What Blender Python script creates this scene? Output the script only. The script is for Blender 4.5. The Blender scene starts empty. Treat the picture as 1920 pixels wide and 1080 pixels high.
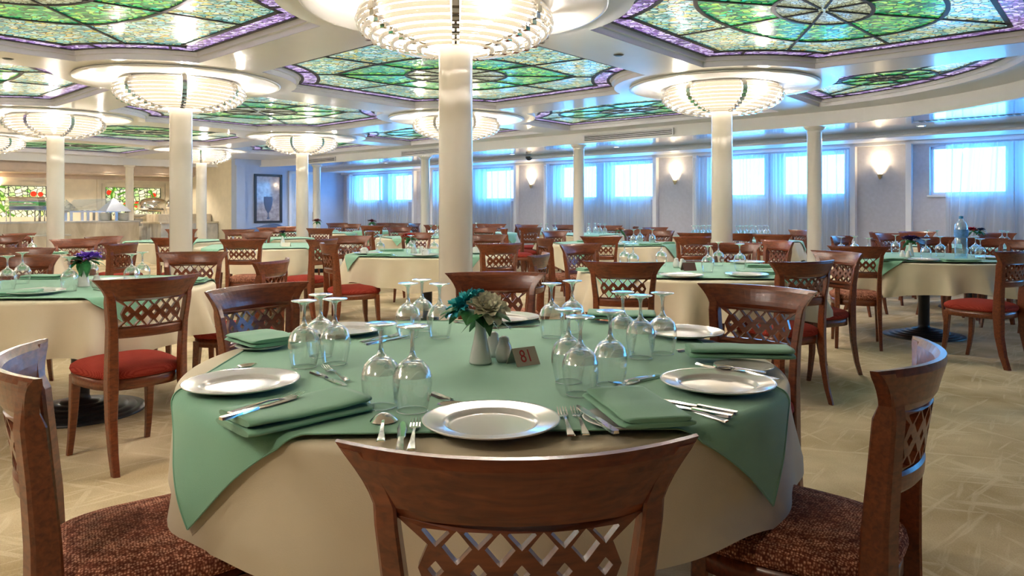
import bpy, bmesh, math, random
from mathutils import Vector, Matrix
from mathutils.geometry import delaunay_2d_cdt
PI = math.pi
sc = bpy.context.scene
COL = sc.collection
# ------------------------------------------------------------------ camera, world, exposure
FPX, HZ, CAMZ = 1390.0, 392.0, 1.23
cam_d = bpy.data.cameras.new('camera')
cam = bpy.data.objects.new('camera', cam_d); COL.objects.link(cam)
cam.location = (0, 0, CAMZ); cam.rotation_euler = (PI/2, 0, 0)
cam_d.sensor_width = 36; cam_d.lens = 36*FPX/1920
cam_d.shift_y = -(540-HZ)/1920
cam_d.clip_start = .05; cam_d.clip_end = 200
sc.camera = cam
sc.view_settings.view_transform = 'Standard'; sc.view_settings.look = 'None'
sc.view_settings.gamma = 1; sc.view_settings.use_curve_mapping = False
sc.view_settings.exposure = 1.58
world = bpy.data.worlds.new('sky'); sc.world = world; world.use_nodes = True
bg = world.node_tree.nodes['Background']
bg.inputs[0].default_value = (.105, .46, 1.0, 1); bg.inputs[1].default_value = 6.3
sc.cycles.max_bounces = 7; sc.cycles.diffuse_bounces = 3; sc.cycles.glossy_bounces = 3
sc.cycles.transmission_bounces = 6; sc.cycles.transparent_max_bounces = 24
sc.cycles.caustics_reflective = False; sc.cycles.caustics_refractive = False
sc.cycles.sample_clamp_indirect = 6.0
LAMP_E, BULB_W, DOWN_W, SCONCE_W = 2.8, 62.0, 22.0, 1.9
# room axes: s runs along the window wall, n runs towards it
SD = Vector((-.7305, .683)); ND = Vector((.683, .7305))
def W(s, n, z=0.0):
    p = SD*s + ND*n
    return Vector((p.x, p.y, z))
A0 = Vector((-.360, 4.742)); GU = Vector((-3.017, 2.821)); GV = Vector((2.580, 3.098))
def G(i, j): return A0 + GU*i + GV*j
ZC, ZL, ZB = 2.53, 2.36, 2.27     # raised ceiling, lower ceiling, window bulkhead
ROT = math.atan2(SD.y, SD.x)
NW = 12.4
# ------------------------------------------------------------------ tagging and meshes
def tag(o, label=None, cat=None, group=None, kind=None):
    if label: o['label'] = label
    if cat: o['category'] = cat
    if group: o['group'] = group
    if kind: o['kind'] = kind
    return o
def empty(name, loc=(0, 0, 0), rz=0.0, label=None, cat=None, group=None):
    o = bpy.data.objects.new(name, None); COL.objects.link(o)
    o.location = loc; o.rotation_euler = (0, 0, rz); o.empty_display_size = .05
    return tag(o, label, cat, group)
class MB:
    """collects vertices and faces for one mesh"""
    def __init__(s): s.v = []; s.f = []; s.sm = []
    def add(s, vs, fs, smooth=False):
        b = len(s.v); s.v += [tuple(p) for p in vs]
        for f in fs: s.f.append([b+k for k in f]); s.sm.append(smooth)
        return s
    def box(s, x0, x1, y0, y1, z0, z1, M=None):
        vs = [(x, y, z) for z in (z0, z1) for x, y in ((x0, y0), (x1, y0), (x1, y1), (x0, y1))]
        if M is not None: vs = [M @ Vector(p) for p in vs]
        return s.add(vs, [(3, 2, 1, 0), (4, 5, 6, 7), (0, 1, 5, 4), (1, 2, 6, 5), (2, 3, 7, 6), (3, 0, 4, 7)])
    def wbox(s, s0, s1, n0, n1, z0, z1):
        vs = [W(a, b, z) for z in (z0, z1) for a, b in ((s0, n0), (s1, n0), (s1, n1), (s0, n1))]
        return s.add(vs, [(0, 1, 2, 3), (7, 6, 5, 4), (4, 5, 1, 0), (5, 6, 2, 1), (6, 7, 3, 2), (7, 4, 0, 3)])
    def lathe(s, prof, seg=24, c=(0, 0, 0), a0=0.0, a1=2*PI, M=None, smooth=True):
        full = abs(a1-a0-2*PI) < 1e-6
        n = seg if full else seg+1
        vs = []
        for r, z in prof:
            for k in range(n):
                a = a0+(a1-a0)*k/seg
                p = Vector((c[0]+r*math.cos(a), c[1]+r*math.sin(a), c[2]+z))
                vs.append(M @ p if M is not None else p)
        fs = []
        for i in range(len(prof)-1):
            for k in range(seg):
                k2 = (k+1) % n
                fs.append((i*n+k, i*n+k2, (i+1)*n+k2, (i+1)*n+k))
        return s.add(vs, fs, smooth)
    def loft(s, secs, closed=True, smooth=False, caps=True):
        n = len(secs[0]); vs = [p for q in secs for p in q]; fs = []
        for i in range(len(secs)-1):
            for k in range(n if closed else n-1):
                k2 = (k+1) % n
                fs.append((i*n+k, i*n+k2, (i+1)*n+k2, (i+1)*n+k))
        s.add(vs, fs, smooth)
        if caps and closed:
            b = len(s.v)-len(vs)
            s.f.append([b+k for k in range(n)][::-1]); s.sm.append(False)
            s.f.append([b+(len(secs)-1)*n+k for k in range(n)]); s.sm.append(False)
        return s
    def tube(s, pts, r, seg=8, smooth=True, caps=True, sy=1.0):
        pts = [Vector(p) for p in pts]; secs = []
        rr = r if isinstance(r, (list, tuple)) else [r]*len(pts)
        prev = None
        for i, p in enumerate(pts):
            t = (pts[min(i+1, len(pts)-1)]-pts[max(i-1, 0)]).normalized()
            if prev is None:
                u = Vector((0, 0, 1)) if abs(t.z) < .9 else Vector((1, 0, 0))
                u = (u-t*u.dot(t)).normalized()
            else:
                u = (prev-t*prev.dot(t)).normalized()
            prev = u; w = t.cross(u)
            secs.append([p+(u*math.cos(2*PI*k/seg)*sy+w*math.sin(2*PI*k/seg))*rr[i] for k in range(seg)])
        return s.loft(secs, True, smooth, caps)
    def grid(s, fn, nu, nv, smooth=True, wrap=False):
        vs = [fn(u/(nu-1 if not wrap else nu), v/(nv-1)) for v in range(nv) for u in range(nu)]
        fs = []
        for v in range(nv-1):
            for u in range(nu if wrap else nu-1):
                u2 = (u+1) % nu
                fs.append((v*nu+u, v*nu+u2, (v+1)*nu+u2, (v+1)*nu+u))
        return s.add(vs, fs, smooth)
    def mesh(s, name, mat):
        me = bpy.data.meshes.new(name); me.from_pydata(s.v, [], s.f)
        me.polygons.foreach_set('use_smooth', s.sm)
        bm = bmesh.new(); bm.from_mesh(me)
        bmesh.ops.recalc_face_normals(bm, faces=bm.faces); bm.to_mesh(me); bm.free()
        if mat: me.materials.append(mat)
        me.update(); return me
    def build(s, name, mat, parent=None, **kw):
        o = bpy.data.objects.new(name, s.mesh(name, mat)); COL.objects.link(o)
        if parent is not None: o.parent = parent
        return tag(o, **kw) if kw else o
def child(name, me, parent):
    o = bpy.data.objects.new(name, me); COL.objects.link(o); o.parent = parent; return o
def copy_tree(o, parent=None):
    c = o.copy(); COL.objects.link(c)
    if parent is not None: c.parent = parent
    for ch in KIDS.get(o.name, ()): copy_tree(ch, c)
    return c
KIDS = {}
def remember(o):
    KIDS[o.name] = [c for c in ALLOF(o)]
    for c in KIDS[o.name]: remember(c)
def ALLOF(o): return [c for c in COL.objects if c.parent == o]
def inst(proto, loc, rz=0.0, label=None, group=None, tilt=None):
    """first use moves the original, later uses copy it with all its parts"""
    if proto.name in SEEN:
        o = copy_tree(proto)
    else:
        remember(proto); SEEN.add(proto.name); o = proto
    o.location = loc; o.rotation_euler = tilt if tilt else (0, 0, rz)
    if label: o['label'] = label
    if group: o['group'] = group
    USED.append(o)
    return o
USED = []; SEEN = set()
def pip(x, y, poly):
    c = False; n = len(poly)
    for i in range(n):
        x0, y0 = poly[i]; x1, y1 = poly[i-1]
        if (y0 > y) != (y1 > y) and x < (x1-x0)*(y-y0)/(y1-y0)+x0: c = not c
    return c
def plate2d(outer, holes, extra=()):
    vs, es = [], []
    for lp in [outer]+list(holes):
        b = len(vs); n = len(lp); vs += [Vector(p) for p in lp]
        es += [(b+k, b+(k+1) % n) for k in range(n)]
    vs += [Vector(p) for p in extra]
    r = delaunay_2d_cdt(vs, es, [], 0, 1e-6)
    tv = r[0]; tris = []
    for f in r[2]:
        cx = sum(tv[k].x for k in f)/len(f); cy = sum(tv[k].y for k in f)/len(f)
        if pip(cx, cy, outer) and not any(pip(cx, cy, h) for h in holes): tris.append(list(f))
    return [(p.x, p.y) for p in tv], tris
def slab(mb, outer, holes, fmap, extra=()):
    """flat cut-out plate with thickness: fmap(x, y, side) gives the 3-D point, side 0 or 1"""
    vs, tr = plate2d(outer, holes, extra)
    n = len(vs)
    cnt = {}
    for f in tr:
        for k in range(len(f)):
            a, b = f[k], f[(k+1) % len(f)]
            cnt.setdefault((min(a, b), max(a, b)), []).append((a, b))
    pts = [fmap(x, y, 0) for x, y in vs]+[fmap(x, y, 1) for x, y in vs]
    fs = [f for f in tr]+[[n+k for k in reversed(f)] for f in tr]
    for e, l in cnt.items():
        if len(l) == 1:
            a, b = l[0]; fs.append([b, a, n+a, n+b])
    mb.add(pts, fs)
    return mb
# ------------------------------------------------------------------ materials
MATS = {}
def nmat(name):
    m = bpy.data.materials.new(name); m.use_nodes = True
    nt = m.node_tree
    return m, nt, nt.nodes['Principled BSDF']
def N(nt, t, **kw):
    n = nt.nodes.new(t)
    for k, v in kw.items(): setattr(n, k, v)
    return n
def ramp(nt, stops, interp='LINEAR'):
    r = N(nt, 'ShaderNodeValToRGB'); cr = r.color_ramp; cr.interpolation = interp
    while len(cr.elements) < len(stops): cr.elements.new(.5)
    for e, (p, c) in zip(cr.elements, stops): e.position = p; e.color = (*c, 1)
    return r
def plain(name, col, rough=.5, metal=0.0, coat=0.0, spec=.5, sheen=0.0, noise=.06, scale=6.0, bump=0.0, bscale=60.0):
    if name in MATS: return MATS[name]
    m, nt, p = nmat(name)
    tc = N(nt, 'ShaderNodeTexCoord'); nz = N(nt, 'ShaderNodeTexNoise'); nz.inputs['Scale'].default_value = scale
    nt.links.new(tc.outputs['Object'], nz.inputs['Vector'])
    lo = tuple(c*(1-noise) for c in col); hi = tuple(min(1, c*(1+noise)) for c in col)
    r = ramp(nt, [(.3, lo), (.7, hi)])
    nt.links.new(nz.outputs['Fac'], r.inputs['Fac']); nt.links.new(r.outputs['Color'], p.inputs['Base Color'])
    p.inputs['Roughness'].default_value = rough; p.inputs['Metallic'].default_value = metal
    p.inputs['Coat Weight'].default_value = coat; p.inputs['Coat Roughness'].default_value = .08
    p.inputs['Specular IOR Level'].default_value = spec; p.inputs['Sheen Weight'].default_value = sheen
    if bump:
        n2 = N(nt, 'ShaderNodeTexNoise'); n2.inputs['Scale'].default_value = bscale; n2.inputs['Detail'].default_value = 4
        nt.links.new(tc.outputs['Object'], n2.inputs['Vector'])
        b = N(nt, 'ShaderNodeBump'); b.inputs['Strength'].default_value = bump; b.inputs['Distance'].default_value = .01
        nt.links.new(n2.outputs['Fac'], b.inputs['Height']); nt.links.new(b.outputs['Normal'], p.inputs['Normal'])
    MATS[name] = m
    return m
def emis(name, col, st):
    m, nt, p = nmat(name)
    p.inputs['Base Color'].default_value = (*col, 1)
    p.inputs['Emission Color'].default_value = (*col, 1); p.inputs['Emission Strength'].default_value = st
    return m
def wood_mat():
    m, nt, p = nmat('dark_wood')
    tc = N(nt, 'ShaderNodeTexCoord'); mp = N(nt, 'ShaderNodeMapping'); mp.inputs['Scale'].default_value = (3, 30, 30)
    nz = N(nt, 'ShaderNodeTexNoise'); nz.inputs['Scale'].default_value = 3; nz.inputs['Detail'].default_value = 6; nz.inputs['Distortion'].default_value = .6
    nt.links.new(tc.outputs['Object'], mp.inputs['Vector']); nt.links.new(mp.outputs['Vector'], nz.inputs['Vector'])
    r = ramp(nt, [(.25, (.085, .017, .005)), (.5, (.17, .038, .010)), (.8, (.25, .064, .018))])
    nt.links.new(nz.outputs['Fac'], r.inputs['Fac']); nt.links.new(r.outputs['Color'], p.inputs['Base Color'])
    p.inputs['Roughness'].default_value = .34; p.inputs['Coat Weight'].default_value = .35; p.inputs['Coat Roughness'].default_value = .18
    return m
def weave_mat(name, c0, c1, sc_=260.0):
    m, nt, p = nmat(name)
    tc = N(nt, 'ShaderNodeTexCoord')
    w1 = N(nt, 'ShaderNodeTexWave'); w1.bands_direction = 'X'; w1.inputs['Scale'].default_value = 62; w1.inputs['Distortion'].default_value = .8
    w2 = N(nt, 'ShaderNodeTexWave'); w2.bands_direction = 'Y'; w2.inputs['Scale'].default_value = 54; w2.inputs['Distortion'].default_value = .8
    for w in (w1, w2): nt.links.new(tc.outputs['Object'], w.inputs['Vector']); w.inputs['Detail Scale'].default_value = 4
    mul = N(nt, 'ShaderNodeMath', operation='MULTIPLY'); nt.links.new(w1.outputs['Fac'], mul.inputs[0]); nt.links.new(w2.outputs['Fac'], mul.inputs[1])
    nz = N(nt, 'ShaderNodeTexNoise'); nz.inputs['Scale'].default_value = 14; nt.links.new(tc.outputs['Object'], nz.inputs['Vector'])
    m2 = N(nt, 'ShaderNodeMath', operation='MULTIPLY_ADD'); m2.inputs[1].default_value = .5
    nt.links.new(nz.outputs['Fac'], m2.inputs[0]); nt.links.new(mul.outputs[0], m2.inputs[2])
    r = ramp(nt, [(.25, c0), (.95, c1)])
    nt.links.new(m2.outputs[0], r.inputs['Fac']); nt.links.new(r.outputs['Color'], p.inputs['Base Color'])
    b = N(nt, 'ShaderNodeBump'); b.inputs['Strength'].default_value = .5; b.inputs['Distance'].default_value = .003
    nt.links.new(mul.outputs[0], b.inputs['Height']); nt.links.new(b.outputs['Normal'], p.inputs['Normal'])
    p.inputs['Roughness'].default_value = .9; p.inputs['Specular IOR Level'].default_value = .1
    return m
def speck_mat(name):
    m, nt, p = nmat(name)
    tc = N(nt, 'ShaderNodeTexCoord'); mp = N(nt, 'ShaderNodeMapping'); mp.inputs['Scale'].default_value = (1, .8, .6)
    vo = N(nt, 'ShaderNodeTexVoronoi'); vo.inputs['Scale'].default_value = 210; vo.inputs['Randomness'].default_value = .55
    nt.links.new(tc.outputs['Object'], mp.inputs['Vector']); nt.links.new(mp.outputs['Vector'], vo.inputs['Vector'])
    r = ramp(nt, [(.12, (1.0, .66, .48)), (.38, (.48, .20, .13)), (.62, (.18, .055, .035))]); nt.links.new(vo.outputs['Distance'], r.inputs['Fac'])
    nz = N(nt, 'ShaderNodeTexNoise'); nz.inputs['Scale'].default_value = 45; nz.inputs['Detail'].default_value = 3; nt.links.new(tc.outputs['Object'], nz.inputs['Vector'])
    r2 = ramp(nt, [(.35, (.55, .5, .5)), (.65, (1.1, 1.05, 1))]); nt.links.new(nz.outputs['Fac'], r2.inputs['Fac'])
    mu = N(nt, 'ShaderNodeMixRGB', blend_type='MULTIPLY'); mu.inputs[0].default_value = 1
    nt.links.new(r.outputs[0], mu.inputs[1]); nt.links.new(r2.outputs[0], mu.inputs[2]); nt.links.new(mu.outputs[0], p.inputs['Base Color'])
    b = N(nt, 'ShaderNodeBump'); b.invert = True; b.inputs['Strength'].default_value = .5; b.inputs['Distance'].default_value = .003
    nt.links.new(vo.outputs['Distance'], b.inputs['Height']); nt.links.new(b.outputs['Normal'], p.inputs['Normal'])
    p.inputs['Roughness'].default_value = .9; p.inputs['Specular IOR Level'].default_value = .1
    return m
def clear_mat(name, tint=(1, 1, 1), gl=(1, 1, 1), ior=1.5, base=.02, mul=1.0, rough=.02):
    m = bpy.data.materials.new(name); m.use_nodes = True; nt = m.node_tree
    for n in list(nt.nodes): nt.nodes.remove(n)
    out = N(nt, 'ShaderNodeOutputMaterial'); mix = N(nt, 'ShaderNodeMixShader')
    tr = N(nt, 'ShaderNodeBsdfTransparent'); tr.inputs[0].default_value = (*tint, 1)
    g = N(nt, 'ShaderNodeBsdfGlossy'); g.inputs['Color'].default_value = (*gl, 1); g.inputs['Roughness'].default_value = rough
    fr = N(nt, 'ShaderNodeLayerWeight'); fr.inputs['Blend'].default_value = .5
    pw = N(nt, 'ShaderNodeMath', operation='POWER'); pw.inputs[1].default_value = 2.6
    ma = N(nt, 'ShaderNodeMath', operation='MULTIPLY_ADD'); ma.inputs[1].default_value = mul; ma.inputs[2].default_value = base; ma.use_clamp = True
    nt.links.new(fr.outputs['Facing'], pw.inputs[0]); nt.links.new(pw.outputs[0], ma.inputs[0])
    nt.links.new(ma.outputs[0], mix.inputs[0]); nt.links.new(tr.outputs[0], mix.inputs[1]); nt.links.new(g.outputs[0], mix.inputs[2])
    nt.links.new(mix.outputs[0], out.inputs['Surface'])
    return m
def curtain_mat():
    m = bpy.data.materials.new('sheer_curtain'); m.use_nodes = True; nt = m.node_tree
    for n in list(nt.nodes): nt.nodes.remove(n)
    out = N(nt, 'ShaderNodeOutputMaterial'); mix = N(nt, 'ShaderNodeMixShader'); mix2 = N(nt, 'ShaderNodeMixShader')
    tr = N(nt, 'ShaderNodeBsdfTransparent'); tr.inputs[0].default_value = (.95, 1, 1, 1)
    tl = N(nt, 'ShaderNodeBsdfTranslucent'); tl.inputs[0].default_value = (.80, .86, .92, 1)
    df = N(nt, 'ShaderNodeBsdfDiffuse'); df.inputs[0].default_value = (.60, .62, .68, 1)
    lw = N(nt, 'ShaderNodeLayerWeight'); lw.inputs['Blend'].default_value = .5
    mr = N(nt, 'ShaderNodeMapRange'); mr.inputs['From Min'].default_value = .2; mr.inputs['From Max'].default_value = .95
    mr.inputs['To Min'].default_value = .50; mr.inputs['To Max'].default_value = .96
    nt.links.new(lw.outputs['Facing'], mr.inputs['Value'])
    mix2.inputs[0].default_value = .5
    nt.links.new(tl.outputs[0], mix2.inputs[1]); nt.links.new(df.outputs[0], mix2.inputs[2])
    nt.links.new(mr.outputs[0], mix.inputs[0]); nt.links.new(tr.outputs[0], mix.inputs[1]); nt.links.new(mix2.outputs[0], mix.inputs[2])
    nt.links.new(mix.outputs[0], out.inputs['Surface'])
    return m
def mosaic(name, stops, st, scale=19.0, upright=False):
    """backlit stained glass: small irregular tesserae, each with its own colour"""
    m, nt, p = nmat(name)
    tc = N(nt, 'ShaderNodeTexCoord'); mp = N(nt, 'ShaderNodeMapping'); mp.inputs['Scale'].default_value = (1, 1.6, 1); mp.inputs['Rotation'].default_value = (PI/2, 0, 0) if upright else (0, 0, .5)
    nt.links.new(tc.outputs['Object'], mp.inputs['Vector'])
    nz = N(nt, 'ShaderNodeTexNoise'); nz.inputs['Scale'].default_value = 9; nt.links.new(mp.outputs['Vector'], nz.inputs['Vector'])
    add = N(nt, 'ShaderNodeMixRGB', blend_type='ADD'); add.inputs[0].default_value = .10
    nt.links.new(mp.outputs['Vector'], add.inputs[1]); nt.links.new(nz.outputs['Color'], add.inputs[2])
    vo = N(nt, 'ShaderNodeTexVoronoi'); vo.voronoi_dimensions = '2D'; vo.inputs['Scale'].default_value = scale
    ve = N(nt, 'ShaderNodeTexVoronoi'); ve.voronoi_dimensions = '2D'; ve.feature = 'DISTANCE_TO_EDGE'; ve.inputs['Scale'].default_value = scale
    nt.links.new(add.outputs[0], vo.inputs['Vector']); nt.links.new(add.outputs[0], ve.inputs['Vector'])
    sp = N(nt, 'ShaderNodeSeparateColor'); nt.links.new(vo.outputs['Color'], sp.inputs[0])
    r = ramp(nt, stops); nt.links.new(sp.outputs[0], r.inputs['Fac'])
    r2 = ramp(nt, [(.03, (.04, .04, .04)), (.13, (1, 1, 1))]); nt.links.new(ve.outputs['Distance'], r2.inputs['Fac'])
    n3 = N(nt, 'ShaderNodeTexNoise'); n3.inputs['Scale'].default_value = 1.6; nt.links.new(tc.outputs['Object'], n3.inputs['Vector'])
    r3 = ramp(nt, [(.3, (.7, .7, .7)), (.7, (1.1, 1.1, 1.1))]); nt.links.new(n3.outputs['Fac'], r3.inputs['Fac'])
    mu = N(nt, 'ShaderNodeMixRGB', blend_type='MULTIPLY'); mu.inputs[0].default_value = 1
    nt.links.new(r.outputs['Color'], mu.inputs[1]); nt.links.new(r2.outputs['Color'], mu.inputs[2])
    m3 = N(nt, 'ShaderNodeMixRGB', blend_type='MULTIPLY'); m3.inputs[0].default_value = 1
    nt.links.new(mu.outputs[0], m3.inputs[1]); nt.links.new(r3.outputs['Color'], m3.inputs[2])
    nt.links.new(m3.outputs[0], p.inputs['Emission Color']); p.inputs['Emission Strength'].default_value = st
    nt.links.new(m3.outputs[0], p.inputs['Base Color'])
    p.inputs['Roughness'].default_value = .25; p.inputs['Coat Weight'].default_value = .45; p.inputs['Coat Roughness'].default_value = .07
    b = N(nt, 'ShaderNodeBump'); b.inputs['Strength'].default_value = .25; b.inputs['Distance'].default_value = .004
    nt.links.new(ve.outputs['Distance'], b.inputs['Height']); nt.links.new(b.outputs['Normal'], p.inputs['Normal']); nt.links.new(b.outputs['Normal'], p.inputs['Coat Normal'])
    return m
def carpet_mat():
    m, nt, p = nmat('carpet')
    tc = N(nt, 'ShaderNodeTexCoord')
    acc = None
    for k, (ang, sx, sy, w) in enumerate(((.3, .9, 11, .9), (1.25, .9, 10, .8), (-.7, .8, 12, .9), (2.2, 1.1, 14, .7))):
        mp = N(nt, 'ShaderNodeMapping'); mp.inputs['Rotation'].default_value = (0, 0, ang); mp.inputs['Scale'].default_value = (sx, sy, 1); mp.inputs['Location'].default_value = (k*3.3, k*7.1, 0)
        m0 = N(nt, 'ShaderNodeMapping'); m0.inputs['Rotation'].default_value = (0, 0, ang)
        mp.inputs['Rotation'].default_value = (0, 0, 0)
        nt.links.new(tc.outputs['Object'], m0.inputs['Vector']); nt.links.new(m0.outputs['Vector'], mp.inputs['Vector'])
        nz = N(nt, 'ShaderNodeTexNoise'); nz.inputs['Scale'].default_value = 1.5; nz.inputs['Detail'].default_value = 3.5
        nt.links.new(mp.outputs['Vector'], nz.inputs['Vector'])
        r = ramp(nt, [(.60, (0, 0, 0)), (.66, (w*.48, w*.48, w*.48)), (.72, (.06, .06, .06))]); nt.links.new(nz.outputs['Fac'], r.inputs['Fac'])
        if acc is None: acc = r
        else:
            a = N(nt, 'ShaderNodeMixRGB', blend_type='LIGHTEN'); a.inputs[0].default_value = 1
            nt.links.new(acc.outputs[0], a.inputs[1]); nt.links.new(r.outputs[0], a.inputs[2]); acc = a
    n2 = N(nt, 'ShaderNodeTexNoise'); n2.inputs['Scale'].default_value = 2.2; n2.inputs['Detail'].default_value = 5; nt.links.new(tc.outputs['Object'], n2.inputs['Vector'])
    rb = ramp(nt, [(.32, (.44, .33, .185)), (.68, (.72, .575, .375))]); nt.links.new(n2.outputs['Fac'], rb.inputs['Fac'])
    mx = N(nt, 'ShaderNodeMixRGB'); mx.inputs[2].default_value = (.84, .72, .52, 1)
    nt.links.new(acc.outputs[0], mx.inputs[0]); nt.links.new(rb.outputs[0], mx.inputs[1])
    n3 = N(nt, 'ShaderNodeTexNoise'); n3.inputs['Scale'].default_value = 160; n3.inputs['Detail'].default_value = 3; nt.links.new(tc.outputs['Object'], n3.inputs['Vector'])
    mg = N(nt, 'ShaderNodeMixRGB', blend_type='OVERLAY'); mg.inputs[0].default_value = .3
    nt.links.new(mx.outputs[0], mg.inputs[1]); nt.links.new(n3.outputs['Fac'], mg.inputs[2])
    nt.links.new(mg.outputs[0], p.inputs['Base Color'])
    b = N(nt, 'ShaderNodeBump'); b.inputs['Strength'].default_value = .5; b.inputs['Distance'].default_value = .006
    nt.links.new(n3.outputs['Fac'], b.inputs['Height']); nt.links.new(b.outputs['Normal'], p.inputs['Normal'])
    p.inputs['Roughness'].default_value = .95; p.inputs['Specular IOR Level'].default_value = .15
    return m
def marble_mat(name, a, b, sc_=3.0):
    m, nt, p = nmat(name)
    tc = N(nt, 'ShaderNodeTexCoord'); nz = N(nt, 'ShaderNodeTexNoise'); nz.inputs['Scale'].default_value = sc_; nz.inputs['Detail'].default_value = 8; nz.inputs['Distortion'].default_value = 1.4
    mp = N(nt, 'ShaderNodeMapping'); mp.inputs['Scale'].default_value = (1, 1, .4)
    nt.links.new(tc.outputs['Object'], mp.inputs['Vector']); nt.links.new(mp.outputs['Vector'], nz.inputs['Vector'])
    r = ramp(nt, [(.3, a), (.7, b)]); nt.links.new(nz.outputs['Fac'], r.inputs['Fac']); nt.links.new(r.outputs[0], p.inputs['Base Color'])
    p.inputs['Roughness'].default_value = .3; p.inputs['Coat Weight'].default_value = .3
    return m
WOOD = wood_mat()
M_CEIL = plain('ceiling_white', (.79, .79, .79), .30, coat=.2, noise=.01)
M_LOWC = plain('lower_ceiling', (.68, .70, .75), .14, metal=.35, coat=1.0, noise=.01)
M_COLM = plain('column_paint', (.80, .76, .68), .22, coat=.5, noise=.015)
M_WALL = plain('wall_fabric', (.47, .48, .56), .75, noise=.05, scale=20, bump=.1, bscale=90)
M_WALLB = plain('buffet_wall', (.84, .76, .60), .6, noise=.04)
M_WALLE = plain('end_wall', (.42, .52, .74), .5, noise=.03)
M_TRIM = plain('trim_paint', (.74, .75, .80), .35, noise=.02)
M_CREAM = plain('cream_linen', (.69, .60, .43), .82, noise=.05, scale=4, sheen=.2, bump=.12, bscale=400)
M_GREEN = plain('sage_linen', (.24, .50, .345), .8, noise=.05, scale=5, sheen=.25, bump=.12, bscale=400)
M_NAPK = plain('napkin_linen', (.205, .44, .295), .8, noise=.05, scale=9, sheen=.25, bump=.12, bscale=400)
M_BROWN = speck_mat('brown_weave')
M_RED = weave_mat('red_weave', (.27, .03, .022), (.44, .07, .045))
M_PORC = plain('porcelain', (.69, .69, .67), .16, coat=.5, noise=.01)
M_STEEL = plain('steel', (.72, .72, .74), .2, metal=1.0, noise=.02)
M_SILV = plain('polished_silver', (.82, .80, .78), .08, metal=1.0, noise=.02)
M_DARKM = plain('dark_metal', (.03, .032, .038), .35, noise=.1)
M_LEAD = plain('lead', (.025, .02, .03), .45, noise=.1)
M_GLASS = clear_mat('wine_glass', mul=1.15, base=.035, tint=(1, 1, 1))
M_STEMG = clear_mat('stem_glass', tint=(.86, .93, .94), mul=1.2, base=.42, rough=.10)
M_ROD = clear_mat('crystal_rod', tint=(.86, .80, .70), mul=1.0, base=.30, rough=.08, gl=(1, .95, .88))
def lit_rod(m):
    nt = m.node_tree; out = [n for n in nt.nodes if n.type == 'OUTPUT_MATERIAL'][0]; src = out.inputs['Surface'].links[0].from_socket
    em = N(nt, 'ShaderNodeEmission'); em.inputs[0].default_value = (1, .84, .62, 1); em.inputs[1].default_value = .26
    mx = N(nt, 'ShaderNodeMixShader'); mx.inputs[0].default_value = .62
    nt.links.new(src, mx.inputs[1]); nt.links.new(em.outputs[0], mx.inputs[2]); nt.links.new(mx.outputs[0], out.inputs['Surface'])
lit_rod(M_ROD)
M_PANE = clear_mat('window_pane', tint=(.93, .98, 1), mul=.4, base=.02)
M_HOOD = clear_mat('hood_glass', tint=(.75, .80, .84), mul=.6, base=.16)
M_BOTL = clear_mat('bottle_plastic', tint=(.92, .98, 1), mul=.9, base=.20, rough=.12)
M_LAMP = emis('lamp_glow', (1, .86, .68), LAMP_E)
M_SPOT = emis('downlight_glow', (1, .9, .75), 14)
M_SCON = emis('sconce_glow', (1, .80, .52), 1.1)
M_CURT = curtain_mat()
M_AQUA = mosaic('aqua_mosaic', [(0, (.05, .20, .19)), (.3, (.20, .50, .47)), (.5, (.40, .44, .10)), (.7, (.40, .70, .74)), (.85, (.55, .42, .08)), (1, (.62, .80, .70))], .46)
M_LEAF = mosaic('leaf_mosaic', [(0, (.005, .07, .03)), (.3, (.01, .28, .12)), (.55, (.04, .46, .10)), (.8, (.40, .66, .12)), (1, (.01, .48, .34))], .46)
M_VIOL = mosaic('violet_mosaic', [(0, (.06, .02, .10)), (.4, (.28, .15, .48)), (.7, (.52, .38, .80)), (1, (.85, .75, 1.0))], .5, 24)
M_MEDL = mosaic('medallion_mosaic', [(0, (.20, .22, .12)), (.5, (.42, .46, .28)), (1, (.50, .58, .42))], .38, 34)
# ------------------------------------------------------------------ room shell
S0, S1, NB = -9.0, 18.3, 9.1          # ends of the window wall, and where the buffet recess begins
SB, N0 = 21.6, -9.0                   # back wall of the buffet, near side of the room
fl = MB(); fl.wbox(S0-.3, SB+.5, N0-.3, NW+.6, -.1, 0.0)
fl.build('floor', carpet_mat(), kind='structure')
def s_of(px, n=NW):
    r = (px-960)/FPX
    return n*(.683-.7305*r)/(.7305+.683*r)
BAYS = [(660, 779, [(668, 717), (729, 775)]), (815, 970, [(824, 884), (899, 968)]), (1028, 1231, [(1044, 1118), (1140, 1225)]),
        (1308, 1601, [(1334, 1434), (1462, 1585)]), (1708, 2080, [(1743, 1890), (1925, 2050)])]
ZW0, ZW1 = 1.44, 2.165
holes = []
for a, b, ws in BAYS:
    for c, d in ws: holes.append((s_of(d), s_of(c)))
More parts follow.
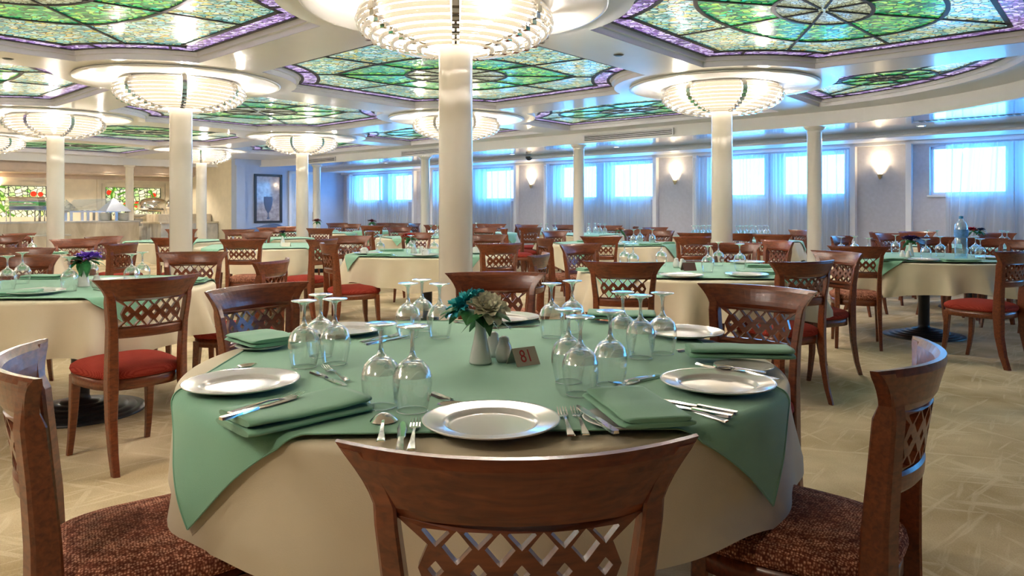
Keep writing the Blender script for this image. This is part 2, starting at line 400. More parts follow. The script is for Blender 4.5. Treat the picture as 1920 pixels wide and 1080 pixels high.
# extra windows outside the frame, same rhythm
for k in range(2):
    holes.append((-.9-3.4*k-1.2, -.9-3.4*k)); holes.append((-2.35-3.4*k-1.2, -2.35-3.4*k))
holes.sort()
wl = MB(); prev = S0
for h0, h1 in holes:
    wl.wbox(prev, h0, NW, NW+.25, 0, ZL+.3); wl.wbox(h0, h1, NW, NW+.25, 0, ZW0); wl.wbox(h0, h1, NW, NW+.25, ZW1, ZL+.3); prev = h1
wl.wbox(prev, SB+.3, NW, NW+.25, 0, ZL+.3)
wl.build('wall_window_side', M_WALL, kind='structure')
for k, (h0, h1) in enumerate(holes):
    w = empty('window_%d' % (k+1), W((h0+h1)/2, NW+.1, ZW0), ROT); w['kind'] = 'structure'
    hw = (h1-h0)/2; hh = ZW1-ZW0
    f = MB()
    for x0, x1, z0, z1 in ((-hw, -hw+.04, 0, hh), (hw-.04, hw, 0, hh), (-hw, hw, 0, .04), (-hw, hw, hh-.04, hh)): f.box(x0, x1, -.03, .03, z0, z1)
    f.build('window_frame', M_TRIM, w)
    MB().box(-hw+.03, hw-.03, -.004, .004, .03, hh-.03).build('pane', M_PANE, w)
    MB().box(-hw-.03, hw+.03, .07, .13, -.03, 0).build('window_sill', M_TRIM, w)
    # daylight portal: guides the sky through the opening
    ld = bpy.data.lights.new('window_portal', 'AREA'); ld.shape = 'RECTANGLE'; ld.size = 2*hw; ld.size_y = hh
    ld.cycles.is_portal = True
    lo = bpy.data.objects.new('window_portal', ld); COL.objects.link(lo)
    lo.location = W((h0+h1)/2, NW+.2, ZW0+hh/2)
    lo.rotation_euler = Vector((-ND.x, -ND.y, 0)).to_track_quat('-Z', 'Z').to_euler()
# frames round the bays (mouldings)
for k, (a, b, ws) in enumerate(BAYS):
    s1, s0 = s_of(a), s_of(b)
    t = MB()
    t.wbox(s0-.05, s0+.03, NW-.10, NW+.001, 0, ZB); t.wbox(s1-.03, s1+.05, NW-.10, NW+.001, 0, ZB); t.wbox(s0, s1, NW-.06, NW+.001, ZW1+.045, ZB)
    t.build('trim_%d' % (k+1), M_TRIM, kind='structure')
# other walls
MB().wbox(S1, S1+.2, NB, NW, 0, ZL+.3).build('wall_end', M_WALLE, kind='structure')
MB().wbox(S1+.2, SB, NB, NB+.15, 0, ZL+.3).build('wall_recess_side', M_WALLB, kind='structure')
MB().wbox(SB, SB+.2, N0, NB+.15, 0, ZL+.3).build('wall_buffet_back', M_WALLB, kind='structure')
MB().wbox(S0, SB, N0-.2, N0, 0, ZL+.3).build('wall_near', M_WALL, kind='structure')
MB().wbox(S0-.2, S0, N0, NW, 0, ZL+.3).build('wall_right', M_WALL, kind='structure')
# raised ceiling outline: a rounded rectangle in the column grid
def rrect(i0, i1, j0, j1, r, seg=14):
    pts = []
    for cx, cy, a in ((i1-r, j1-r, 0), (i0+r, j1-r, 90), (i0+r, j0+r, 180), (i1-r, j0+r, 270)):
        for k in range(seg+1):
            t = math.radians(a+90*k/seg); pts.append(G(cx+r*math.cos(t), cy+r*math.sin(t)))
    return [(p.x, p.y) for p in pts]
BI0, BI1, BJ0, BJ1, BR = -.80, 3.98, -1.75, 1.71, .80
bound = rrect(BI0, BI1, BJ0, BJ1, BR)
cen = G((BI0+BI1)/2, (BJ0+BJ1)/2)
room = [tuple(W(*q).xy) for q in ((S0, N0), (SB, N0), (SB, NW), (S0, NW))]
# lower perimeter ceiling with the oval opening, fascia round the opening
mb = MB(); slab(mb, room, [bound], lambda x, y, s: (x, y, ZL+.25*s)); mb.build('ceiling_lower', M_LOWC, kind='structure')
fa = MB(); fa.loft([[Vector((x, y, z)) for x, y in [(cen.x+(p[0]-cen.x)*q, cen.y+(p[1]-cen.y)*q) for p in bound]] for q, z in ((1.0, ZL-.012), (.994, ZL-.012), (.994, ZL+.02), (.998, ZL+.02), (.998, ZC))], True, False, False)
fa.build('trim_6', M_CEIL, kind='structure')
# window bulkhead
b_ = MB(); b_.wbox(S0, S1, NW-.78, NW, ZB, ZL); b_.wbox(S0, S1, NW-.83, NW-.78, ZB+.035, ZL); b_.wbox(S0, S1, NW-.10, NW, ZB-.05, ZB)
b_.build('trim_7', M_TRIM, kind='structure')
b_ = MB(); b_.wbox(SB-.9, SB, N0, NB, 2.12, ZL); b_.wbox(SB-.96, SB-.9, N0, NB, 2.17, ZL); b_.wbox(SB-.08, SB, N0, NB, 2.02, 2.12)
b_.build('trim_8', plain('cove_paint', (.62, .50, .40), .4), kind='structure')
# stained-glass coffers
def cell_outline(i0, i1, j0, j1, inset, rc, cols, seg=10):
    """inset rectangle in plan with a bite taken round every column"""
    c = [G(i0, j0), G(i1, j0), G(i1, j1), G(i0, j1)]
    cx = sum((p for p in c), Vector((0, 0)))/4
    ins = []
    for k in range(4):
        p, a, b = c[k], c[k-1], c[(k+1) % 4]
        ea = (a-p).normalized(); eb = (b-p).normalized()
        sn = abs(ea.x*eb.y-ea.y*eb.x)
        ia, ib = inset[(k-1) % 4], inset[k]
        ins.append(p+ea*ib/sn+eb*ia/sn)
    out = []
    for k in range(4):
        p = ins[k]
        pa = ins[k-1]; pb = ins[(k+1) % 4]
        if k in cols:
            o = c[k]
            def hit(p, q):
                d = (q-p); L = d.length; d = d/L; w = p-o
                bq = w.dot(d); cq = w.dot(w)-rc*rc
                return p+d*(-bq+math.sqrt(max(0, bq*bq-cq)))
            h0 = hit(p, pa); h1 = hit(p, pb)
            a0 = math.atan2(*(h0-o).yx); a1 = math.atan2(*(h1-o).yx)
            da = (a1-a0+PI) % (2*PI)-PI
            for t in range(seg+1):
                a = a0+da*t/seg; out.append(o+Vector((math.cos(a), math.sin(a)))*rc)
        else: out.append(p)
    return out
def clip_bound(poly, margin):
    """keep points inside the oval, moved in by margin (fraction of the corner radius)"""
    bi0, bi1, bj0, bj1 = BI0+margin, BI1-margin, BJ0+margin, BJ1-margin; r = BR-margin
    det = GU.x*GV.y-GV.x*GU.y; res = []
    # resample
    pts = []
    for k in range(len(poly)):
        a, b = poly[k-1], poly[k]; n = max(1, int((b-a).length/.15))
        for t in range(n): pts.append(a.lerp(b, t/n))
    for p in pts:
        w = p-A0; i = (w.x*GV.y-GV.x*w.y)/det; j = (GU.x*w.y-GU.y*w.x)/det
        i = min(max(i, bi0), bi1); j = min(max(j, bj0), bj1)
        cx = min(max(i, bi0+r), bi1-r); cy = min(max(j, bj0+r), bj1-r)
        dx, dy = i-cx, j-cy; L = math.hypot(dx, dy)
        if L > r: i, j = cx+dx*r/L, cy+dy*r/L
        q = G(i, j)
        if not res or (q-res[-1]).length > .03: res.append(q)
    return res
def shrink(poly, d):
    n = len(poly); out = []
    area = sum(poly[k-1].x*poly[k].y-poly[k].x*poly[k-1].y for k in range(n)); sg = 1 if area > 0 else -1
    for k in range(n):
        a, p, b = poly[k-1], poly[k], poly[(k+1) % n]
        e0 = (p-a).normalized(); e1 = (b-p).normalized()
        n0 = Vector((-e0.y, e0.x))*sg; n1 = Vector((-e1.y, e1.x))*sg
        m = (n0+n1)
        if m.length < 1e-6: m = n0
        m = m.normalized(); out.append(p+m*d/max(.45, m.dot(n0)))
    return out
def band_poly(mb, outer, inner, z0, z1):
    mb.loft([[Vector((p.x, p.y, z0)) for p in outer], [Vector((p.x, p.y, z1)) for p in inner]], True, False, False)
def flat(mb, poly, z):
    vs, tr = plate2d([(p.x, p.y) for p in poly], [])
    mb.add([(x, y, z) for x, y in vs], tr)
def came(mb, p, q, z, w=.022):
    d = (q-p); L = d.length
    if L < .02: return
    d = d/L; n = Vector((-d.y, d.x))*w/2
    vs = [Vector((*(a), zz)) for zz in (z-.006, z+.004) for a in (p-n, q-n, q+n, p+n)]
    mb.add(vs, [(0, 1, 2, 3), (7, 6, 5, 4), (0, 4, 5, 1), (1, 5, 6, 2), (2, 6, 7, 3), (3, 7, 4, 0)])
def came_loop(mb, poly, z, w=.022, closed=True):
    n = len(poly)
    for k in range(n if closed else n-1): came(mb, poly[k], poly[(k+1) % n], z, w)
def inside(p, poly): return pip(p.x, p.y, [(q.x, q.y) for q in poly])
def ray_to(poly, o, d):
    best = None
    for k in range(len(poly)):
        a, b = poly[k-1], poly[k]; e = b-a; det = d.x*(-e.y)+e.x*d.y
        if abs(det) < 1e-9: continue
        w = a-o; t = (w.x*(-e.y)+e.x*w.y)/det; u = (d.x*w.y-d.y*w.x)/det
        if t > 1e-4 and -1e-6 <= u <= 1+1e-6 and (best is None or t < best): best = t
    return o+d*(best or .1)
panel_outs = []
def panel(i0, i1, j0, j1, inset, cols, label, clip=False, style='lens', core=None):
    out = cell_outline(i0, i1, j0, j1, inset, 1.13, cols)
    if clip: out = clip_bound(out, .13)
    panel_outs.append(out)
    ar = sum(out[k-1].x*out[k].y-out[k].x*out[k-1].y for k in range(len(out)))/2
    c0 = core if core is not None else Vector((sum((out[k-1].x+out[k].x)*(out[k-1].x*out[k].y-out[k].x*out[k-1].y) for k in range(len(out)))/6/ar,
                                               sum((out[k-1].y+out[k].y)*(out[k-1].x*out[k].y-out[k].x*out[k-1].y) for k in range(len(out)))/6/ar))
    root = empty('stained_glass_skylight', (c0.x, c0.y, ZC), 0, label, 'stained glass', 'stained glass coffers of the ceiling')
    P = [p-c0 for p in out]
    fr = MB(); Q = P; z = 0.0
    for d, z1 in ((.0, .05), (.03, .05), (.03, .09), (.055, .09)):
        R = shrink(P, d); band_poly(fr, Q, R, z, z1); Q, z = R, z1
    fr.build('moulding', M_CEIL, root)
    g0 = shrink(P, .055); g1 = shrink(P, .07+.16)
    zb = .088
    vi = MB(); slab(vi, [(p.x, p.y) for p in g0], [[(p.x, p.y) for p in g1]], lambda x, y, s: (x, y, zb+.01*s)); vi.build('border_glass', M_VIOL, root)
    aq = MB(); flat(aq, g1, zb+.004); aq.build('field_glass', M_AQUA, root)
    ld = MB(); came_loop(ld, shrink(P, .066), zb, .03); came_loop(ld, g1, zb, .035)
    o = Vector((0, 0))
    du = (GU-GV).normalized(); dv = Vector((-du.y, du.x))        # lens axis along the cell diagonal
    if style == 'oval':                                         # outer cells: an oval along the edge
        du = GU.normalized(); dv = Vector((-du.y, du.x))
    ext_u = min((ray_to(g1, o, du)-o).length, (ray_to(g1, o, -du)-o).length)
    ext_v = min((ray_to(g1, o, dv)-o).length, (ray_to(g1, o, -dv)-o).length)
    n = 22; lens = []
    if style == 'lens':
        a, b = ext_u*.86, ext_v*.60
        for k in range(n+1): t = -1+2*k/n; lens.append(du*a*t+dv*b*(1-abs(t)**1.7))
        for k in range(1, n): t = 1-2*k/n; lens.append(du*a*t-dv*b*(1-abs(t)**1.7))
    else:
        a, b = ext_u*.74, ext_v*.74
        for k in range(40):
            t = 2*PI*k/40; ct, st_ = math.cos(t), math.sin(t)
            lens.append(du*a*abs(ct)**.8*(1 if ct >= 0 else -1)+dv*b*abs(st_)**.8*(1 if st_ >= 0 else -1))
    lf = MB(); flat(lf, lens, zb+.001); lf.build('leaf_glass', M_LEAF, root); came_loop(ld, lens, zb-.002, .03)
    ma, mbb = a*.42, b*.44
    med = [du*ma*math.cos(2*PI*k/32)+dv*mbb*math.sin(2*PI*k/32) for k in range(32)]
    md = MB(); flat(md, med, zb-.002); md.build('medallion_glass', M_MEDL, root); came_loop(ld, med, zb-.004, .028)
    for k in range(8):
        an = k*PI/4+.0; d = du*math.cos(an)*ma+dv*math.sin(an)*mbb
        came(ld, d*.12, d, zb-.005, .016)
        d2 = (du*math.cos(an)*a+dv*math.sin(an)*b).normalized()
        came(ld, d, ray_to(P and g1, o, d2), zb-.003, .02)
    # bars crossing the violet border
    for k in range(0, len(g1), 5):
        q = min(g0, key=lambda w: (w-g1[k]).length); came(ld, g1[k], q, zb-.003, .02)
    ld.build('lead_came', M_LEAD, root)
    return root
IN4 = (.30, .30, .30, .30)
A4 = (0, 1, 2, 3)
PL = {(0, 0): 'large stained glass coffer straight above the front table, green pointed leaf around a pale medallion',
      (1, 0): 'stained glass coffer between the second and third lamps behind the main column',
      (2, 0): 'narrow looking stained glass coffer above the far middle tables, left of centre',
      (3, 0): 'farthest stained glass coffer, a thin green strip by the buffet ceiling',
      (-1, 0): 'large stained glass coffer filling the top right corner of the picture',
      (0, -1): 'large stained glass coffer filling the top left corner of the picture',
      (1, -1): 'stained glass coffer at the left picture edge above the lit lamps',
      (2, -1): 'far left stained glass coffer seen as a thin strip at the picture edge'}
for (i, j), lb in PL.items():
    if i == -1: panel(-.72, 0, 0, 1, (.30, .30, .30, .12), (1, 2), lb, style='oval')
    elif i == 3: panel(3, 3.9, 0, 1, (.30, .14, .30, .30), (0, 3), lb)
    else: panel(i, i+1, j, j+1, IN4, A4, lb)
PO = {0: 'side stained glass coffer above the window tables, right of the main column', 1: 'side stained glass coffer just left of the main column near the windows',
      2: 'farthest side stained glass coffer, a sliver before the end wall', -1: 'curved stained glass coffer at the right edge with an oval of green'}
for i, lb in PO.items():
    if i == -1: panel(-.95, 0, 1, 1.9, (.28, .28, .1, .1), (1,), lb, clip=True, style='oval')
    elif i == 2: panel(2, 3.05, 1, 1.62, (.28, .1, .08, .28), (0, 1), lb, style='oval')
    else: panel(i, i+1, 1, 1.62, (.28, .28, .08, .28), (0, 1), lb, style='oval')
mb = MB()
slab(mb, [(cen.x+(p[0]-cen.x)*1.001, cen.y+(p[1]-cen.y)*1.001) for p in bound], [[(q.x, q.y) for q in P] for P in panel_outs], lambda x, y, s: (x, y, ZC+.004*s))
mb.build('ceiling', M_CEIL, kind='structure')
mb = MB(); mb.add([(p[0], p[1], ZC+.25) for p in bound], [list(range(len(bound)))]); mb.build('ceiling_deck', M_CEIL, kind='structure')
# ------------------------------------------------------------------ columns, ceiling discs and crystal lamps
lamp_proto = empty('chandelier', (0, 0, 0), 0, 'crystal ring lamp', 'chandelier', 'crystal lamps around the columns')
def make_lamp(root):
    MB().lathe([(.14, 0), (.575, 0), (.58, -.008), (.57, -.014), (.14, -.014)], 48).build('canopy', M_CEIL, root)
    MB().lathe([(.54, -.016), (.55, -.07), (.53, -.125), (.46, -.175), (.35, -.21), (.2, -.235), (.14, -.24)], 40).build('diffuser', M_LAMP, root)
    tiers = [(.578, -.022), (.606, -.056), (.617, -.092), (.608, -.128), (.58, -.160), (.534, -.189), (.474, -.214), (.402, -.235), (.32, -.25), (.235, -.26)]
    for r, z in tiers:
        t = MB()
        for k in range(7):
            a0 = 2*PI*k/7+.05; a1 = 2*PI*(k+1)/7-.05
            t.tube([(r*math.cos(a0+(a1-a0)*q/9), r*math.sin(a0+(a1-a0)*q/9), z) for q in range(10)], .0155, 7)
        t.build('glass_tier', M_ROD, root)
    for k in range(7):
        a = 2*PI*k/7; b = MB()
        for r, z in tiers:
            M = Matrix.Translation((r*math.cos(a), r*math.sin(a), z)) @ Matrix.Rotation(a, 4, 'Z')
            b.box(-.018, .018, -.022, .022, -.021, .021, M)
        b.tube([(r*.97*math.cos(a), r*.97*math.sin(a), z) for r, z in tiers], .008, 5)
        b.build('bracket', M_SILV, root)
make_lamp(lamp_proto)
col_proto = empty('column', (0, 0, 0), 0, 'column', 'column', 'round cream columns under the lamps')
MB().lathe([(.108, 0), (.108, ZC-.30), (.118, ZC-.28), (.118, ZC-.02)], 40).build('shaft', M_COLM, col_proto)
MB().lathe([(.15, 0), (.15, .10), (.125, .14), (.109, .15)], 40).build('column_base', M_COLM, col_proto)
disc_proto = MB().lathe([(.12, -.002), (.945, -.002), (.965, -.004), (.972, -.012), (.962, -.020), (.94, -.024), (.925, -.018), (.12, -.018)], 72).build('ceiling_disc', M_CEIL, label='disc', cat='ceiling moulding', group='round ceiling discs over the lamps')
def lamp_bulbs(p):
    for k in range(4):
        a = k*PI/2+.5
        ld = bpy.data.lights.new('lamp_bulb', 'POINT'); ld.energy = BULB_W; ld.color = (1, .92, .82); ld.shadow_soft_size = .05
        lo = bpy.data.objects.new('lamp_bulb', ld); COL.objects.link(lo); lo.location = (p.x+.555*math.cos(a), p.y+.555*math.sin(a), ZC-.115)
big = [((0, 0), 'nearest one, standing right behind the front table', 'nearest one at the top centre'),
       ((1, 0), 'second from the left, left of the centre tables', 'one left of the centre at the top'),
       ((2, 0), 'near the left picture edge beside the buffet', 'one near the left edge before the buffet'),
       ((0, 1), 'right of centre behind the table with two shakers', 'one right of the centre'),
       ((1, 1), 'hidden straight behind the nearest column', 'one showing both sides behind the nearest column'),
       ((2, 1), 'slim one left of centre before the blue end wall', 'small looking one before the blue end wall'),
       ((3, 1), 'slim one right beside the second column from the left', 'small one half hidden behind the second column from the left'),
       ((3, 0), 'outside the left picture edge', 'one cut by the left picture edge')]
for (i, j), lc, ll in big:
    p = G(i, j)
    inst(col_proto, (p.x, p.y, 0), 0, 'round cream column with ring lamp, '+lc)
    inst(disc_proto, (p.x, p.y, ZC), 0, 'round white ceiling disc, '+ll)
    inst(lamp_proto, (p.x, p.y, ZC-.020), .3+i*.4+j*.9, 'glowing crystal tier lamp, '+ll); lamp_bulbs(p)
for (i, j), d in (((0, -1), 'first'), ((1, -1), 'second'), ((2, -1), 'third')):
    p = G(i, j)
    inst(col_proto, (p.x, p.y, 0), 0, 'round cream column of the aisle left of the picture, %s from the camera' % d)
    inst(lamp_proto, (p.x, p.y, ZC-.020), 0, 'glowing crystal tier lamp of the aisle left of the picture, %s from the camera' % d); lamp_bulbs(p)
sm_proto = empty('column', (0, 0, 0), 0, 'col', 'column', 'slimmer capital columns at the ceiling edge')
MB().lathe([(.095, .1), (.095, ZL-.10), (.10, ZL-.095), (.10, ZL-.08), (.095, ZL-.07)], 32).build('shaft', M_COLM, sm_proto)
MB().lathe([(.095, ZL-.07), (.12, ZL-.05), (.14, ZL-.03), (.145, ZL-.014)], 32).build('capital', M_COLM, sm_proto)
MB().lathe([(.13, 0), (.13, .09), (.096, .12)], 32).build('column_base', M_COLM, sm_proto)
for (x, y), l in (((4.114, 10.085), 'at the right before the fourth window bay'), ((1.16, 12.9), 'right of the main column before the third window bay'),
                  ((-1.845, 15.74), 'left of the main column before the far windows'), ((-4.93, 18.72), 'far one before the blue end wall'), ((-9.75, 18.9), 'beside the buffet with the pyramid hood')):
    inst(sm_proto, (x, y, 0), 0, 'slim cream column with small capital, '+l)
# ------------------------------------------------------------------ ceiling fittings
def downlight(px, n, s=None, z=ZL, k=''):
    s = s_of(px, n) if s is None else s
    p = W(s, n, z)
    if 'dl' not in MATS:
        r = empty('downlight', (0, 0, 0), 0, 'd', 'ceiling light', 'small recessed downlights')
        MB().lathe([(.035, -.004), (.055, -.008), (.06, 0)], 20).build('trim_ring', M_TRIM, r)
        MB().lathe([(.0, -.003), (.036, -.003)], 16).build('bulb', M_SPOT, r)
        MATS['dl'] = r
    o = inst(MATS['dl'], p, 0, k)
    ld = bpy.data.lights.new('downlight_beam', 'SPOT'); ld.energy = DOWN_W*(2.2 if 'buffet' in k else 1); ld.color = (1, .86, .68); ld.spot_size = 2.3; ld.spot_blend = .7; ld.shadow_soft_size = .04
    lo = bpy.data.objects.new('downlight_beam', ld); COL.objects.link(lo); lo.location = (p.x, p.y, z-.02)
for px, nm in ((1727, 'at the right picture edge'), (1365, 'behind the right lamp'), (1155, 'before the window bay right of centre'), (960, 'right of the main column'), (723, 'left of the main column'), (610, 'before the far corner')):
    downlight(px, 11.15, k='small round downlight in the window side ceiling, '+nm)
for k, px in enumerate((1900, 1500, 1030, 780)): pass
for k, n in enumerate((8.2, 6.9, 5.6, 4.3, 3.0, 1.7)):
    downlight(0, n, s=20.35, k='small round downlight over the buffet, number %s from the right' % ('one two three four five six'.split()[k]))
for k, (i, j) in enumerate(((-.55, -1.0), (.5, -1.55), (-1.3, .0), (-1.2, 1.3), (-1.3, -1.0))):
    q = G(i, j)
    if k == 0 or k == 1: z = ZC
    else: z = ZL
    ld = None
    s, n = q.dot(SD), q.dot(ND)
    downlight(0, n, s=s, z=z, k='recessed downlight near the camera, outside the picture, %s' % ('front aisle,left aisle,right aisle,right window aisle,rear aisle'.split(',')[k]))
# vents on the fascia
def fascia_pt(i): return G(i, BJ1)
def vent(i, label):
    p = fascia_pt(i); L = 1.75
    r = empty('air_vent', (p.x, p.y, ZC-.115), math.atan2(GU.y, GU.x), label, 'air vent', 'slotted air vents in the ceiling edge')
    f = MB()
    for x0, x1, z0, z1 in ((-L/2, L/2, -.065, -.05), (-L/2, L/2, .06, .075), (-L/2, -L/2+.02, -.065, .075), (L/2-.02, L/2, -.065, .075)): f.box(x0, x1, .02, .045, z0, z1)
    f.build('frame', M_TRIM, r); MB().box(-L/2, L/2, .02, .027, -.06, .07).build('backing', M_DARKM, r)
    s = MB()
    for k in range(4): s.box(-L/2, L/2, .022, .04, -.038+k*.027, -.026+k*.027)
    s.build('slat', M_TRIM, r)
vent(.72, 'long slotted air vent in the ceiling edge behind the right lamp')
vent(1.92, 'slotted air vent in the ceiling edge right of the main column')
vent(2.95, 'small looking slotted air vent in the ceiling edge left of the main column')
p = W(s_of(992, 11.6), 11.6, ZL)
r = empty('dome_camera', p, 0, 'small black dome camera under the ceiling between the windows', 'camera')
MB().lathe([(0, 0), (.09, 0), (.09, -.03)], 20).build('mount', M_TRIM, r); MB().lathe([(.075, -.03), (.07, -.07), (.04, -.105), (0, -.115)], 20).build('dome', M_DARKM, r)
p = W(s_of(1815, 10.6), 10.6, ZL)
r = empty('ceiling_grille', p, ROT, 'flat perforated grille in the window side ceiling at the right', 'air vent')
g = MB()
for k in range(14): g.box(-.55+k*.08, -.50+k*.08, -.06, .06, -.008, 0)
g.build('slat', M_DARKM, r); MB().box(-.6, .6, -.08, .08, -.004, 0).build('frame', M_TRIM, r)
for k, (px, py) in enumerate(((1160, 103), (15, 110))):
    d = (ZC-CAMZ)*FPX/(HZ-py); MB().lathe([(0, -.008), (.03, -.008), (.045, 0)], 16, ((px-960)/FPX*d, d, ZC)).build('smoke_detector', M_DARKM, label=('small dark round detector on the right ceiling beam', 'small dark round detector on the left ceiling beam')[k], cat='detector')
# wall sconces
def sconce(s, n, rz, label, z=1.86):
    if 'sc' not in MATS:
        r = empty('wall_sconce', (0, 0, 0), 0, 's', 'wall lamp', 'shell shaped wall lamps')
        sh = MB(); sh.grid(lambda u, v: (math.cos(PI*u)*(.025+.085*v**.9)*(1+.05*math.cos(u*PI*14)), .012+math.sin(PI*u)*(.02+.07*v**.9), -.09+.16*v), 33, 8)
        sh.build('shade', M_SCON, r)
        MB().lathe([(0, -.17), (.02, -.15), (.035, -.11), (.045, -.09), (0, -.085)], 14, (0, .03, 0)).build('bracket', plain('brass_sconce', (.62, .48, .26), .3, metal=.7), r)
        MB().box(-.035, .035, -.005, .02, -.13, .05).build('wall_plate', M_TRIM, r)
        MATS['sc'] = r
    o = inst(MATS['sc'], W(s, n, z), rz, label)
    ld = bpy.data.lights.new('sconce_bulb', 'POINT'); ld.energy = SCONCE_W; ld.color = (1, .74, .42); ld.shadow_soft_size = .04
    lo = bpy.data.objects.new('sconce_bulb', ld); COL.objects.link(lo)
    q = W(s, n, z+.14); dd = Matrix.Rotation(rz, 3, 'Z') @ Vector((0, .09, 0)); lo.location = q+dd
rzw = math.atan2(-ND.y, -ND.x)-PI/2
for px, nm in ((1651, 'rightmost one, between the two right window bays'), (1267, 'one right of the centre windows'), (997, 'one just right of the main column'), (800, 'far one left of the main column')):
    sconce(s_of(px), NW-.002, rzw, 'glowing shell wall lamp, '+nm)
sconce(SB, 4.62, math.atan2(-SD.y, -SD.x)-PI/2, 'glowing wall lamp over the buffet between the stained glass pictures', 1.78)
# curtains
def curtain(px0, px1, label, seed, z1=2.17, gather=None):
    s0, s1 = s_of(px1), s_of(px0); rnd = random.Random(seed)
    ph = [rnd.uniform(0, 6.28) for _ in range(6)]
    L = s1-s0
    def fn(u, v):
        s = s0+L*u
        z = z1-v*(z1-.05)
        uu = u*L
        am = .034*(.45+.55*math.sin(uu*2.3+ph[4]))
        y = am*math.sin(uu*34+ph[0]+1.8*math.sin(uu*5+ph[1]))+.03*math.sin(uu*12+ph[2]+v*1.5)+.012*math.sin(uu*90+ph[3])
        if gather: s += gather*math.sin(PI*u)*v*.3
        return W(s, NW-.17-y, z)
    MB().grid(fn, int(L*60), 7).build('curtain', M_CURT, label=label, cat='curtain', group='sheer curtains over the windows')
curtain(662, 716, 'sheer curtain over the left pane of the farthest window pair', 1)
curtain(719, 777, 'sheer curtain over the right pane of the farthest window pair', 2)
curtain(818, 880, 'sheer curtain hidden partly behind the main column', 3)
curtain(884, 968, 'sheer curtain just right of the main column', 4)
curtain(1030, 1128, 'sheer curtain behind the slim column right of centre', 5)
curtain(1131, 1229, 'sheer curtain left of the brighter centre sconce', 6)
curtain(1311, 1448, 'sheer curtain behind the right lamp column', 7)
curtain(1452, 1599, 'sheer curtain behind the slim column at the right', 8)
curtain(1778, 1905, 'sheer curtain half drawn over the rightmost window', 9, gather=.5)
curtain(1908, 2075, 'sheer curtain cut by the right picture edge', 10)
# end wall: picture, door, pilaster
def end_pt(px, s=S1):
    r = (px-960)/FPX      # solve for n on the line of constant s
    n = (r*.683*s+.7305*s)/(.683-.7305*r)
    return n, W(s, n).y
def zat(py, d): return CAMZ+(HZ-py)/FPX*d
n0, d0 = end_pt(476); n1, d1 = end_pt(528)
rze = math.atan2(-SD.y, -SD.x)-PI/2
zt, zb_ = zat(327, (d0+d1)/2), zat(418, (d0+d1)/2)
r = empty('framed_picture', W(S1-.002, (n0+n1)/2, zb_), rze, 'tall dark framed picture on the blue end wall', 'picture')
hw = abs(n1-n0)/2; hh = zt-zb_
f = MB()
for x0, x1, z0, z1 in ((-hw, -hw+.06, 0, hh), (hw-.06, hw, 0, hh), (-hw, hw, 0, .06), (-hw, hw, hh-.06, hh)): f.box(x0, x1, 0, .04, z0, z1)
f.build('picture_frame', M_DARKM, r); MB().box(-hw+.05, hw-.05, 0, .012, .05, hh-.05).build('mount_board', plain('picture_ground', (.42, .40, .46), .12, coat=1, noise=.3, scale=9), r)
f = MB(); f.lathe([(.02, .10), (.05, .12), (.015, .16), (.012, .26), (.08, .36), (.12, .50), (.13, .62), (.12, .70)], 20, M=Matrix.Translation((0, .013, 0)) @ Matrix.Scale(.06, 4, (0, 1, 0)))
f.build('painted_urn', plain('urn_paint', (.10, .14, .26), .3), r)
n0, d0 = end_pt(545); n1, d1 = end_pt(590)
r = empty('door_1', W(S1-.001, (n0+n1)/2, 0), rze); r['kind'] = 'structure'; hw = abs(n1-n0)/2; zt = zat(326, d0)
f = MB()
for x0, x1, z0, z1 in ((-hw-.07, -hw, 0, zt+.07), (hw, hw+.07, 0, zt+.07), (-hw-.07, hw+.07, zt, zt+.07)): f.box(x0, x1, 0, .05, z0, z1)
f.build('door_frame', M_TRIM, r)
f = MB(); f.box(-hw, hw, 0, .02, 0, zt); f.box(-hw+.1, hw-.1, .02, .028, 1.1, zt-.12); f.box(-hw+.1, hw-.1, .02, .028, .15, .95); f.build('door_leaf', plain('door_paint', (.55, .62, .72), .4), r)
f = MB(); f.box(-hw+.05, -hw+.08, .02, .06, .9, 1.15); f.build('door_handle', M_DARKM, r)
MB().wbox(S1-.12, S1, NB-.02, NB+.22, 0, ZL).build('trim_9', M_WALLE, kind='structure')
# ------------------------------------------------------------------ buffet
M_MARB = marble_mat('marble_counter', (.42, .34, .24), (.68, .60, .47))
M_MARG = marble_mat('marble_grey', (.36, .36, .36), (.62, .60, .56))
def loft_path(mb, pts, n_in, z0, z1):
    outer = [W(a, b) for a, b in pts]
    inner = [W(a+n_in, b) for a, b in pts]
    ring = [p.xy for p in outer]+[p.xy for p in reversed(inner)]
    mb.loft([[Vector((p.x, p.y, z0)) for p in ring], [Vector((p.x, p.y, z1)) for p in ring]], True, False, True)
def n_at(px, s):
    r = (px-960)/FPX
    return (r*.683*s+.7305*s)/(.683-.7305*r)
SC = 19.9
r = empty('buffet_counter', W(SC, 3, 0), 0, 'long beige marble buffet counter with a darker stone top', 'counter')
r.location = (0, 0, 0)
na, nb = -1.0, n_at(262, SC)
pts = [(SC, na)]+[(SC-.12*math.sin(PI*k/10), na+(nb-na)*k/10) for k in range(1, 10)]+[(SC+.05, nb)]
f = MB(); loft_path(f, pts, .7, 0, .90); f.build('cabinet', M_MARB, r)
f = MB(); loft_path(f, [(a-.04, b) for a, b in pts], .78, .90, .94); f.build('worktop', M_MARG, r)
f = MB(); loft_path(f, [(a-.30, b) for a, b in pts[:-2]], .30, .60, .63); f.build('tray_rail', M_MARG, r)
f = MB(); loft_path(f, [(a-.26, b) for a, b in pts[:-2]], .26, 0, .60); f.build('plinth', M_MARB, r)
SC2 = 20.6
r = empty('buffet_counter', (0, 0, 0), 0, 'higher grey marble counter under the round silver roll top dish', 'counter')
